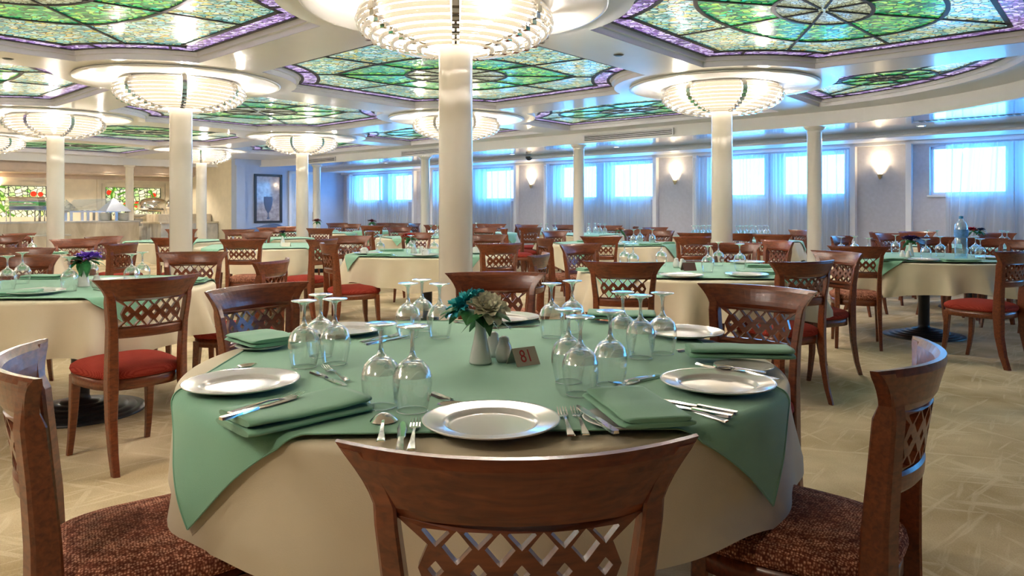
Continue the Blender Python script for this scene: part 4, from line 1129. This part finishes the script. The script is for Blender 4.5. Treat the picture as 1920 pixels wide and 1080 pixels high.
# ------------------------------------------------------------------ tableware
def glass_full():
    r = empty('wine_glass', (0, 0, 0), 0, 'g', 'wine glass', 'wine glasses set upside down')
    MB().lathe([(.0335, 0), (.0385, .022), (.0425, .045), (.0440, .062), (.0425, .080), (.036, .098), (.024, .110), (.012, .118), (.010, .1165), (.0225, .1085), (.0345, .0965), (.041, .079), (.0425, .062), (.041, .045), (.037, .022), (.0322, .001)], 32).build('bowl', M_GLASS, r)
    MB().lathe([(.0335+.0011*math.cos(a*PI/3), .0011+.0011*math.sin(a*PI/3)) for a in range(7)], 32).build('rim', M_STEMG, r)
    MB().lathe([(.0425, .078), (.0345, .096), (.021, .1075), (.004, .109)], 32).build('bowl_base', M_STEMG, r)
    MB().lathe([(.013, .117), (.0072, .124), (.0048, .135), (.0044, .150), (.0055, .170), (.0085, .178)], 16).build('stem', M_STEMG, r)
    MB().lathe([(.0085, .178), (.020, .1835), (.034, .1870), (.0355, .1885), (.034, .1900), (.015, .1900), (0, .1895)], 32).build('foot', M_STEMG, r)
    return r
GL = glass_full()
glow = MB()
glow.lathe([(.0335, 0), (.0425, .045), (.0440, .062), (.036, .098), (.012, .118), (.0052, .135), (.0055, .170), (.020, .1835), (.035, .1875), (.034, .1900), (0, .1900)], 14)
GLF = glow.build('wine_glass', M_STEMG, label='g', cat='wine glass', group='wine glasses set upside down')
def on_table(px, py):
    d = (CAMZ-TZI)*FPX/(py-HZ); return (px-960)/FPX*d, d
def glass_px(px, py, label, d=None, far=False):
    if d: X, Y = (px-960)/FPX*d, d
    else: X, Y = on_table(px, py)
    o = inst(GLF if far else GL, (X, Y, TZI), random.Random(px).uniform(0, 6), 'upturned wine glass, '+label); o.scale = (1.05, 1.05, 1.03); return o
for px, py, l in ((570, 688, 'front one of three at the left of the front table'), (628, 682, 'right one of three at the left of the front table'), (601, 668, 'rear one of three at the left of the front table'),
                  (714, 763, 'left one of two behind the round spoon at the front'), (773, 770, 'right one of two behind the round spoon at the front'),
                  (765, 632, 'leftmost of three at the back, left of the flowers'), (791, 620, 'middle one of three at the back, left of the flowers'), (824, 633, 'rightmost of three at the back, left of the flowers'),
                  (1034, 632, 'left one of the pair behind the number sign'), (1073, 624, 'right one of the pair behind the number sign'),
                  (1088, 740, 'front one right of the number sign'), (1066, 716, 'left rear one right of the number sign'), (1144, 722, 'beside the crossed cutlery right of the number sign'),
                  (1168, 660, 'rear one of three at the right of the front table'), (1201, 671, 'middle one of three at the right of the front table'), (1242, 663, 'rightmost one of three at the right of the front table')):
    glass_px(px, py, l)
for px, d, l in ((130, 4.18, 'before the white vase on the left table'), (14, 4.25, 'at the left picture edge on the left table'), (42, 4.6, 'second from the left picture edge on the left table'),
                 (247, 4.45, 'left one of two behind the chair back on the left table'), (267, 4.65, 'right one of two behind the chair back on the left table'), (170, 4.75, 'behind the white vase on the left table'),
                 (1327, 5.45, 'nearest one on the shaker table'), (1347, 6.05, 'back one right of the shakers'), (1387, 5.7, 'rightmost one on the shaker table'),
                 (1171, 6.0, 'left one behind the large chair on the shaker table'), (1187, 5.75, 'middle one behind the large chair on the shaker table'), (1240, 6.05, 'left of the shakers on the shaker table'),
                 (1577, 7.2, 'leftmost on the bottle table'), (1602, 7.35, 'second from the left on the bottle table'), (1628, 6.9, 'third from the left on the bottle table'), (1679, 7.7, 'left of the purple flowers'),
                 (1736, 6.65, 'front one left of the water bottle'), (1763, 7.25, 'rear one left of the water bottle'), (1829, 7.2, 'rear one right of the water bottle'), (1838, 6.7, 'front one right of the water bottle'),
                 (713, 7.7, 'left of the red flower'), (770, 7.55, 'under the red flower'), (814, 7.6, 'beside the main column on the red flower table'), (60, 7.45, 'alone behind the two left chairs')):
    glass_px(px, 0, l, d=d)
for px, d, l in ((1188, 9.8, 'front left of three on the orange flower table'), (1200, 10.3, 'rear one of three on the orange flower table'), (1223, 9.9, 'right one of three on the orange flower table'),
                 (1014, 13.9, 'leftmost of three left of the slim centre column'), (1025, 13.7, 'middle of three left of the slim centre column'), (1041, 14.1, 'rightmost of three left of the slim centre column'),
                 (1104, 13.9, 'leftmost of three right of the slim centre column'), (1116, 14.2, 'middle of three right of the slim centre column'), (1125, 13.7, 'rightmost of three right of the slim centre column'),
                 (1738, 9.55, 'left one on the far right table'), (1757, 9.35, 'second one on the far right table'), (1879, 9.3, 'third one on the far right table'), (1888, 9.0, 'fourth one on the far right table'),
                 (808, 12.1, 'far one left of the main column'), (820, 12.5, 'far one touching the main column outline'), (893, 14.4, 'far one right of the main column'), (1134, 13.6, 'short looking far one beside the orange flower')):
    glass_px(px, 0, l, d=d, far=True)
rnd = random.Random(4); ordn = 'first second third fourth fifth sixth seventh eighth ninth tenth eleventh twelfth'.split()
for k in range(7):
    glass_px(1300+k*6, 0, '%s from the left in the crowd left of the right lamp column' % ordn[k], d=11.95+.3*(k % 2)+.02*k, far=True)
for k in range(11):
    glass_px(1381+k*6, 0, '%s from the left in the crowd right of the right lamp column' % ordn[k], d=11.75+.35*(k % 2)+.03*k, far=True)
# plates
PLT = MB().lathe([(0, .0035), (.085, .0035), (.091, .004), (.0945, .006), (.098, .0105), (.101, .0125), (.106, .0135), (.140, .0190), (.145, .0200), (.147, .0190), (.144, .0160), (.10, .004), (.088, 0), (0, 0)], 64).build('dinner_plate', M_PORC, label='p', cat='plate', group='white dinner plates')
SPL = MB().lathe([(0, .003), (.05, .003), (.062, .008), (.082, .013), (.085, .012), (.064, .003), (.055, 0), (0, 0)], 40).build('side_plate', M_PORC, label='p', cat='plate', group='small white side plates')
def plate_px(px, py, l, proto=None, d=None, z=TZI):
    X, Y = on_table(px, py) if not d else ((px-960)/FPX*d, d)
    inst(proto or PLT, (X, Y, z), 0, ('white dinner plate, ' if not proto else 'small white side plate, ')+l)
for px, py, l in ((921, 800, 'nearest one at the front centre'), (453, 726, 'at the left of the front table'), (1345, 726, 'at the right of the front table'),
                  (648, 624, 'behind the left glasses of the front table'), (946, 601, 'behind the flowers of the front table'), (1281, 629, 'at the back right of the front table')):
    plate_px(px, py, l)
for px, py, l in ((1165, 792, 'under the front right napkin'), (490, 652, 'under the back left napkin'), (1395, 692, 'under the long right napkin'), (1180, 606, 'under the back right napkin')):
    plate_px(px, py, l, SPL)
for px, d, l in ((66, 4.05, 'near the left picture edge on the left table'), (215, 4.7, 'behind the chair back on the left table'), (1278, 5.05, 'front left on the shaker table'), (1400, 6.3, 'back right on the shaker table'),
                 (1400, 5.1, 'front right on the shaker table'), (1728, 6.62, 'left before the water bottle'), (1860, 6.9, 'right of the water bottle'), (1600, 7.0, 'behind the left chair of the bottle table'),
                 (690, 7.6, 'under the left white cup of the red flower table'), (797, 7.3, 'under the right white cup of the red flower table'), (892, 7.7, 'right of the main column on the red flower table'),
                 (1160, 9.5, 'front left on the orange flower table'), (1240, 10.0, 'right on the orange flower table'), (460, 9.2, 'left on the white card table'), (1195, 5.4, 'behind the large chair of the shaker table')):
    plate_px(px, 0, l, d=d)
CUP = empty('cup', (0, 0, 0), 0, 'c', 'cup', 'white cups turned upside down')
MB().lathe([(.042, 0), (.044, .01), (.040, .045), (.028, .062), (.022, .062), (.022, .066), (0, .066)], 24).build('cup_body', M_PORC, CUP)
MB().tube([(.041, 0, .016), (.062, 0, .018), (.066, 0, .035), (.055, 0, .05), (.036, 0, .050)], .004, 6).build('handle', M_PORC, CUP)
for px, d, l in ((683, 7.6, 'left one on the red flower table'), (797, 7.3, 'before the vase on the red flower table'), (892, 7.7, 'right of the main column'), (470, 9.2, 'on the white card table')):
    inst(CUP, ((px-960)/FPX*d, d, TZI+.0045), px*.1, 'upturned white cup, '+l)
# napkins
def napkin_mesh(mb, L, Wd, layers, seed, tot=.024):
    th = tot/layers
    rnd = random.Random(seed)
    for k in range(layers):
        z0 = k*th*1.02; ph = rnd.uniform(0, 6); dw = rnd.uniform(-.004, .004); ly = Wd/2+dw-k*.003
        secs = []
        n = 18
        for i in range(n+1):
            u = -1+2*i/n; x = u*(L/2-.003*k); wz = .0028*math.sin(u*4+ph)*(k+.4)*.6+.004*k*max(0, abs(u)-.7)
            sc_ = 1-.10*max(0, abs(u)-.93)/.07
            ring = []
            for q in range(14):
                a = 2*PI*q/14; c, s = math.cos(a), math.sin(a)
                yy = abs(c)**.35*(1 if c >= 0 else -1)*ly*sc_; zz = z0+th/2+s*th/2*(1 if abs(c) > .3 else 1.0)*1.0+max(0, wz)
                ring.append(Vector((x+.0015*math.sin(yy*30+ph), yy, max(zz, z0*.999))))
            secs.append(ring)
        mb.loft(secs, True, True)
    return mb
def napkin(px, py, L, Wd, rz, label, seed, layers=2, tot=.024, z=TZI, d=None, tilt=0.0):
    m = MB(); napkin_mesh(m, L, Wd, layers, seed, tot)
    o = m.build('napkin', M_NAPK, label='folded green napkin, '+label, cat='napkin', group='folded green napkins')
    X, Y = on_table(px, py) if not d else ((px-960)/FPX*d, d)
    o.location = (X, Y, z); o.rotation_euler = (tilt, 0, rz); return o
napkin(558, 782, .30, .17, math.atan2(1.77-1.60, -.43+.60)+.0, 'front left one of the front table', 1, 2, tot=.032)
napkin(1192, 780, .28, .165, math.radians(-78), 'large flat one right of the nearest plate', 2, 2, tot=.019, z=TZI+.014)
napkin(493, 648, .22, .18, math.radians(-45), 'at the back left of the front table', 3, 2, z=TZI+.014)
napkin(1385, 676, .31, .13, math.radians(-5), 'long one behind the right plate of the front table', 4, 2, tot=.03, z=TZI+.014)
napkin(1165, 602, .28, .16, math.radians(-8), 'at the back right of the front table', 5, 2, z=TZI+.014)
for k, (px, d, L, Wd, rz, l) in enumerate(((85, 4.95, .26, .16, .1, 'at the back of the left table'), (28, 4.0, .24, .16, .3, 'at the left picture edge'), (368, 4.72, .12, .16, .2, 'on the right rim of the left table'),
        (1190, 5.15, .22, .14, .4, 'behind the large chair on the shaker table'), (1420, 5.3, .28, .15, -.1, 'front right on the shaker table'), (1430, 5.9, .26, .14, -.1, 'right rim of the shaker table'), (1100, 5.55, .13, .12, .5, 'left rim of the shaker table'),
        (735, 8.15, .26, .14, .1, 'dark one before the red flower'), (712, 7.35, .24, .14, .05, 'left front of the red flower table'), (1670, 6.7, .26, .15, .2, 'left of the water bottle'), (1800, 6.5, .30, .15, -.1, 'under the water bottle side'),
        (1548, 7.4, .2, .15, 0, 'left rim of the bottle table'), (1220, 9.5, .3, .15, -.1, 'front of the orange flower table'), (1250, 9.9, .2, .14, .1, 'right rim of the orange flower table'), (1095, 10.4, .2, .14, 0, 'left of the orange flower table'),
        (105, 7.6, .2, .14, .2, 'on the far table at the left edge'))):
    napkin(px, 0, L, Wd, rz, l, 10+k, 2, d=d)
# cutlery, all along +Y, lying on z=0
def flatbar(mb, pts, th):
    """pts: (y, halfwidth, z) along the length"""
    secs = [[Vector((-w, y, z)), Vector((w, y, z)), Vector((w*.8, y, z+th)), Vector((-w*.8, y, z+th))] for y, w, z in pts]
    mb.loft(secs, True, False)
def fork_mesh():
    m = MB(); flatbar(m, [(-.095, .008, 0), (-.09, .0095, 0), (-.05, .006, .003), (.0, .0032, .006), (.03, .0035, .004), (.042, .010, .001), (.052, .0115, .001)], .0028)
    for k in range(4):
        x = -.0095+k*.00633; m.loft([[Vector((x+a*w, y, z+b)) for a, b in ((-1, 0), (1, 0), (1, .002), (-1, .002))] for y, z, w in ((.050, .001, .0019), (.075, .003, .0016), (.095, .008, .0008))], True, False)
    return m
def knife_mesh():
    m = MB(); flatbar(m, [(-.11, .006, 0), (-.105, .0095, 0), (-.06, .0085, .0), (-.015, .006, .001)], .006)
    flatbar(m, [(-.015, .006, .002), (0, .0085, .002), (.06, .010, .002), (.09, .0075, .002), (.105, .001, .002)], .0016); return m
def spoon_mesh():
    m = MB(); flatbar(m, [(-.095, .008, 0), (-.09, .0095, 0), (-.05, .006, .003), (.0, .0032, .006), (.045, .0035, .004)], .0028)
    m.grid(lambda u, v: (math.cos(2*PI*u)*.021*v, .068+math.sin(2*PI*u)*.031*v, .0015+.009*v*v), 20, 6, wrap=True); return m
def soup_mesh():
    m = MB(); flatbar(m, [(-.075, .008, 0), (-.07, .0095, 0), (-.03, .006, .003), (.02, .0036, .008), (.045, .004, .008)], .0028)
    m.grid(lambda u, v: (math.cos(2*PI*u)*.030*v, .070+math.sin(2*PI*u)*.031*v, .019-.017*v*v), 24, 7, wrap=True); return m
FK = fork_mesh().build('fork', M_SILV, label='x', cat='fork', group='silver forks'); KN = knife_mesh().build('knife', M_SILV, label='x', cat='knife', group='silver knives'); SPN = spoon_mesh().build('spoon', M_SILV, label='x', cat='spoon', group='silver spoons')
SOUP = soup_mesh().build('soup_spoon', M_SILV, label='x', cat='spoon', group='silver spoons')
def cut(proto, a, b, label, z=0.0, scale=1.0):
    """from handle pixel a to tip pixel b"""
    def at(px, py):
        d = (CAMZ-TZI-z)*FPX/(py-HZ); return Vector(((px-960)/FPX*d, d))
    p, q = at(*a), at(*b); m = (p+q)/2; d = q-p
    inst(proto, (m.x, m.y, TZI+z), math.atan2(d.y, d.x)-PI/2, label)
cut(SOUP, (712, 842), (721, 778), 'round silver soup spoon at the front left of the nearest plate')
cut(KN, (748, 858), (756, 788), 'small silver knife beside the soup spoon', 0)
cut(FK, (768, 860), (782, 780), 'silver fork just left of the nearest plate')
cut(SPN, (978, 757), (818, 766), 'silver dessert spoon behind the nearest plate')
cut(KN, (812, 740), (900, 775), 'silver knife behind the nearest plate, blade to the left')
cut(FK, (1078, 836), (1047, 757), 'left one of two silver forks right of the nearest plate')
cut(FK, (1106, 832), (1072, 757), 'right one of two silver forks right of the nearest plate')
cut(KN, (1148, 808), (1086, 765), 'silver knife lying on the side plate edge right of the forks', .014)
cut(FK, (413, 780), (580, 738), 'silver fork lying on the front left napkin', .0335)
cut(KN, (420, 786), (560, 745), 'silver knife lying on the front left napkin', .0335)
cut(SPN, (352, 712), (488, 686), 'silver spoon behind the left plate')
cut(KN, (588, 700), (648, 724), 'silver knife before the left group of glasses')
cut(FK, (662, 720), (600, 686), 'silver fork before the left group of glasses', .004)
cut(FK, (1238, 704), (1142, 724), 'silver fork beside the glasses right of the number sign')
cut(KN, (1228, 708), (1150, 728), 'silver knife beside the glasses right of the number sign', 0)
cut(KN, (1378, 776), (1222, 748), 'upper silver knife before the right plate')
cut(KN, (1366, 782), (1212, 754), 'lower silver knife before the right plate')
cut(FK, (1350, 788), (1240, 762), 'silver fork before the right plate')
cut(SPN, (1455, 712), (1345, 692), 'silver spoon behind the right plate', .014)
cut(FK, (1440, 700), (1302, 687), 'silver fork behind the right plate', .016)
cut(FK, (1290, 662), (1400, 652), 'silver fork at the back right by the rear plate')
cut(KN, (1262, 660), (1380, 650), 'silver knife at the back right by the rear plate')
cut(SPN, (1275, 668), (1398, 657), 'silver spoon at the back right by the rear plate')
cut(FK, (676, 642), (750, 628), 'silver fork before the back left plate')
cut(KN, (690, 646), (762, 631), 'silver knife before the back left plate')
cut(FK, (895, 610), (850, 604), 'silver fork left of the flowers')
cut(KN, (925, 616), (1003, 612), 'silver knife behind the shakers of the front table')
for k, (px, d, a, pr, l) in enumerate(((190, 4.2, .9, KN, 'on the left table beside the vase'), (75, 4.25, .3, FK, 'on the left table beside the left plate'), (1245, 5.2, .6, FK, 'on the shaker table at the front left'), (1255, 5.3, .5, KN, 'on the shaker table at the front left'),
        (1375, 5.4, -.9, KN, 'on the shaker table by the nearest glass'), (1440, 5.6, 1.2, FK, 'on the shaker table at the right'), (1700, 6.6, -.7, KN, 'left on the bottle table'), (1770, 6.6, .8, FK, 'before the water bottle'), (735, 7.4, .7, FK, 'on the red flower table'))):
    inst(pr, ((px-960)/FPX*d, d, TZI), a, 'silver %s %s' % (pr.name.split('.')[0], l))
# centrepieces
def vase_mesh(sc_=1.0): return MB().lathe([(0, .001), (.033, .001), (.034, .006), (.030, .03), (.021, .07), (.016, .10), (.0155, .125), (.018, .134), (.0145, .134), (.012, .12), (.012, .05), (0, .04)], 32)
VS = vase_mesh().build('vase', M_PORC, label='v', cat='vase', group='small white flower vases')
SH = MB().lathe([(0, 0), (.020, 0), (.026, .012), (.027, .028), (.022, .048), (.016, .060), (.0165, .066), (.015, .072), (.008, .077), (0, .078)], 28).build('shaker', M_PORC, label='s', cat='shaker', group='white salt and pepper shakers')
def petals(mb, c, axis, R, layers, n, seed, wid=1.0, ruffle=.15):
    rnd = random.Random(seed); ax = Vector(axis).normalized(); u0 = ax.orthogonal().normalized(); v0 = ax.cross(u0)
    for l in range(layers):
        t = (l+.5)/layers; open_ = .20+.95*t; Lp = R*(.55+.5*t)
        for k in range(n):
            a = 2*PI*(k+.5*(l % 2))/n+rnd.uniform(-.25, .25); o = open_+rnd.uniform(-.12, .12); L = Lp*rnd.uniform(.85, 1.1)
            rd = u0*math.cos(a)+v0*math.sin(a); sd = ax.cross(rd); W_ = L*.34*wid; vs = []
            for i in range(6):
                q = i/5; ang = o*(.5+.5*q)*1.25
                base = Vector(c)+rd*(L*q*math.sin(ang))+ax*(L*q*math.cos(ang)-R*.15)
                w = W_*math.sin(PI*(.12+.78*q))**.8
                for j in (-1, 0, 1): vs.append(base+sd*w*j+ax*(L*.10*(abs(j)-.4)+ruffle*L*.3*rnd.uniform(-1, 1)*q)+rd*0)
            fs = [(i*3+j, i*3+j+1, i*3+j+4, i*3+j+3) for i in range(5) for j in (0, 1)]
            mb.add(vs, fs, True)
def leaves(mb, c, R, n, seed, down=.1):
    rnd = random.Random(seed)
    for k in range(n):
        a = 2*PI*k/n+rnd.uniform(-.3, .3); rd = Vector((math.cos(a), math.sin(a), 0)); sd = Vector((-rd.y, rd.x, 0)); L = R*rnd.uniform(.75, 1.15); vs = []
        dz = rnd.uniform(-.3, .7)
        for i in range(6):
            q = i/5; b = Vector(c)+rd*L*q+Vector((0, 0, L*(dz*q-.7*q*q))); w = L*.20*math.sin(PI*min(1, q*.93+.05))
            for j in (-1, 0, 1): vs.append(b+sd*w*j+Vector((0, 0, -abs(j)*w*.35)))
        mb.add(vs, [(i*3+j, i*3+j+1, i*3+j+4, i*3+j+3) for i in range(5) for j in (0, 1)], True)
M_LEAFG = plain('leaf_green', (.02, .14, .035), .45, noise=.4, scale=40)
def flower(X, Y, off, col, label, seed, R=.045, wid=1.0, n=9, layers=5, axis=(0, 0, 1), zc=.155, nl=8):
    r = empty('silk_flower', (X, Y, TZI), 0, label, 'flower', 'artificial flowers in the table vases')
    cx, cy = off
    m = MB(); petals(m, (cx, cy, zc), axis, R, layers, n, seed, wid); m.build('petals', plain('petal_%d' % int(sum(col)*1000+seed), col, .7, noise=.35, scale=60), r)
    m = MB(); leaves(m, (cx*.8, cy*.8, zc-.012), R*1.35, nl, seed); m.build('leaves', M_LEAFG, r)
    m = MB(); m.tube([(0, 0, .06), (0, 0, .125), (cx, cy, zc)], .0022, 5); m.build('stem', M_LEAFG, r)
X, Y = on_table(901, 681)
inst(VS, (X, Y, TZI), 0, 'white porcelain vase beside the number sign')
flower(X-.002, Y+.001, (-.045, .02), (.03, .46, .52), 'turquoise artificial flower in the front vase', 3, R=.072, wid=.5, n=14, axis=(-.55, -.1, .8), zc=.172)
flower(X+.002, Y-.001, (.018, -.012), (.86, .78, .56), 'cream artificial flower in the front vase', 4, R=.071, wid=.95, n=8, layers=5, axis=(.2, -.45, .8), zc=.162)
X, Y = on_table(945, 678); inst(SH, (X, Y, TZI), 0, 'white shaker nearest the number sign on the front table')
X, Y = on_table(925, 668); inst(SH, (X, Y, TZI), 0, 'white shaker half hidden by the front vase')
# number sign: a folded metal plate reading 81
def text_mesh(body, size, mat, parent, M):
    cu = bpy.data.curves.new('digits', 'FONT'); cu.body = body; cu.size = size; cu.extrude = .0004; cu.align_x = 'CENTER'; cu.align_y = 'CENTER'
    t = bpy.data.objects.new('digits', cu); COL.objects.link(t)
    dg = bpy.context.evaluated_depsgraph_get(); me = bpy.data.meshes.new_from_object(t.evaluated_get(dg))
    bpy.data.objects.remove(t); me.materials.clear(); me.materials.append(mat); me.transform(M)
    return child('digits', me, parent)
def sign(X, Y, rz, label, body, plate_m, txt_m, w=.072, h=.050, tilt=.0):
    r = empty('table_number_sign', (X, Y, TZI), rz, label, 'sign', 'table number signs')
    a = math.radians(32); b = h*math.sin(a); t = .0018
    m = MB()
    for s in (-1, 1):
        m.loft([[Vector((-w/2, s*b, 0)), Vector((w/2, s*b, 0)), Vector((w/2, s*(b-t*1.4), 0)), Vector((-w/2, s*(b-t*1.4), 0))],
                [Vector((-w/2, s*.0006, h*math.cos(a))), Vector((w/2, s*.0006, h*math.cos(a))), Vector((w/2, -s*.0012, h*math.cos(a)-.001)), Vector((-w/2, -s*.0012, h*math.cos(a)-.001))]])
    m.build('folded_plate', plate_m, r)
    M = Matrix.Translation((0, -b/2-.0006, h*math.cos(a)/2)) @ Matrix.Rotation(PI/2-a, 4, 'X') @ Matrix.Rotation(tilt, 4, 'Z') @ Matrix.Scale(.8, 4, (1, 0, 0))
    text_mesh(body, h*.95, txt_m, r, M)
M_RDG = plain('red_digits', (.42, .03, .03), .4)
X, Y = on_table(981, 682)
sign(X, Y, math.radians(33), 'small folded metal table number sign with red digits', '81', plain('brushed_plate', (.52, .46, .37), .4, metal=.3), M_RDG, w=.082, h=.058)
sign(*[((537-960)/FPX*9.15), 9.15], 0, 'small white number card on the far left centre table', '', plain('card', (.75, .72, .6), .6), M_RDG, w=.10, h=.06)
sign(*[((1291-960)/FPX*5.6), 5.6], .15, 'brown folded number sign beside the two shakers', '', plain('brown_sign', (.12, .05, .05), .4), M_RDG, w=.10, h=.07)
for px, d, l in ((1268, 5.85, 'left one of two on the shaker table'), (1279, 5.78, 'right one of two on the shaker table'), (1692, 6.95, 'left one below the purple flowers'), (1703, 6.9, 'right one below the purple flowers'),
                 (181, 4.35, 'beside the vase of the left table'), (790, 7.75, 'beside the red flower')):
    inst(SH, ((px-960)/FPX*d, d, TZI), 0, 'white shaker, '+l)
for px, d, l in ((157, 4.42, 'of the left table with purple flowers'), (776, 7.8, 'of the red flower table'), (1707, 7.25, 'of the bottle table with purple flowers'), (1163, 10.1, 'with the orange flower'), (530, 9.3, 'behind the white number card'),
                 (1829, 9.25, 'on the far right table'), (697, 15.8, 'below the far curtain pair'), (594, 16.3, 'before the end wall')):
    inst(VS, ((px-960)/FPX*d, d, TZI), 0, 'white vase, '+l)
def fpx(px, d, dx, col, label, seed, **k): flower((px-960)/FPX*d, d, (dx, 0), col, label, seed, **k)
fpx(157, 4.42, .028, (.30, .14, .72), 'purple artificial flower on the left table', 11, R=.078, n=16, wid=.6, layers=6, zc=.17)
fpx(157.4, 4.43, -.045, (.85, .50, .38), 'pale pink artificial flower beside the purple one', 12, R=.06, zc=.16)
fpx(776, 7.8, -.05, (.62, .015, .01), 'bright red artificial flower left of the main column', 13, R=.075, n=14, zc=.17)
fpx(1707, 7.25, 0, (.06, .02, .14), 'dark purple artificial flower on the bottle table', 14, R=.085, n=14, zc=.165)
fpx(1163, 10.1, 0, (.72, .33, .2), 'orange artificial flower right of centre', 15, R=.07, zc=.18)
fpx(530, 9.3, 0, (.05, .02, .08), 'dark artificial flower behind the white number card', 16, R=.05, nl=12, zc=.17)
fpx(1829, 9.25, -.05, (.40, .01, .04), 'crimson artificial flower right of the water bottle', 17, R=.075, zc=.2)
fpx(1829.4, 9.27, .06, (.03, .05, .16), 'navy artificial flower beside the crimson one', 18, R=.06, zc=.2)
fpx(697, 15.8, 0, (.20, .01, .05), 'maroon artificial flower below the far curtain pair', 19, R=.09, zc=.2)
fpx(594, 16.3, 0, (.25, .03, .03), 'red brown artificial flower before the end wall', 20, R=.10, zc=.2)
# water bottle
d = 6.75; X = (1802-960)/FPX*d
r = empty('water_bottle', (X, d, TZI), 0, 'large clear plastic water bottle with blue label on the right table', 'bottle')
MB().lathe([(0, .004), (.045, 0), (.052, .01), (.052, .05), (.049, .06), (.053, .07), (.053, .19), (.050, .20), (.054, .22), (.056, .27), (.050, .315), (.035, .345), (.018, .362), (.015, .375), (.015, .385)], 32).build('bottle_body', M_BOTL, r)
MB().lathe([(.050, .008), (.050, .30), (0, .30)], 24).build('water', clear_mat('water', tint=(.86, .96, 1), mul=.5, base=.10), r)
MB().lathe([(.0545, .205), (.0575, .22), (.0585, .265), (.056, .275)], 32).build('bottle_label', plain('label_blue', (.12, .32, .72), .4, noise=.3, scale=30), r)
MB().lathe([(.018, .375), (.018, .398), (0, .40)], 20).build('cap', plain('cap_blue', (.02, .22, .50), .4), r)
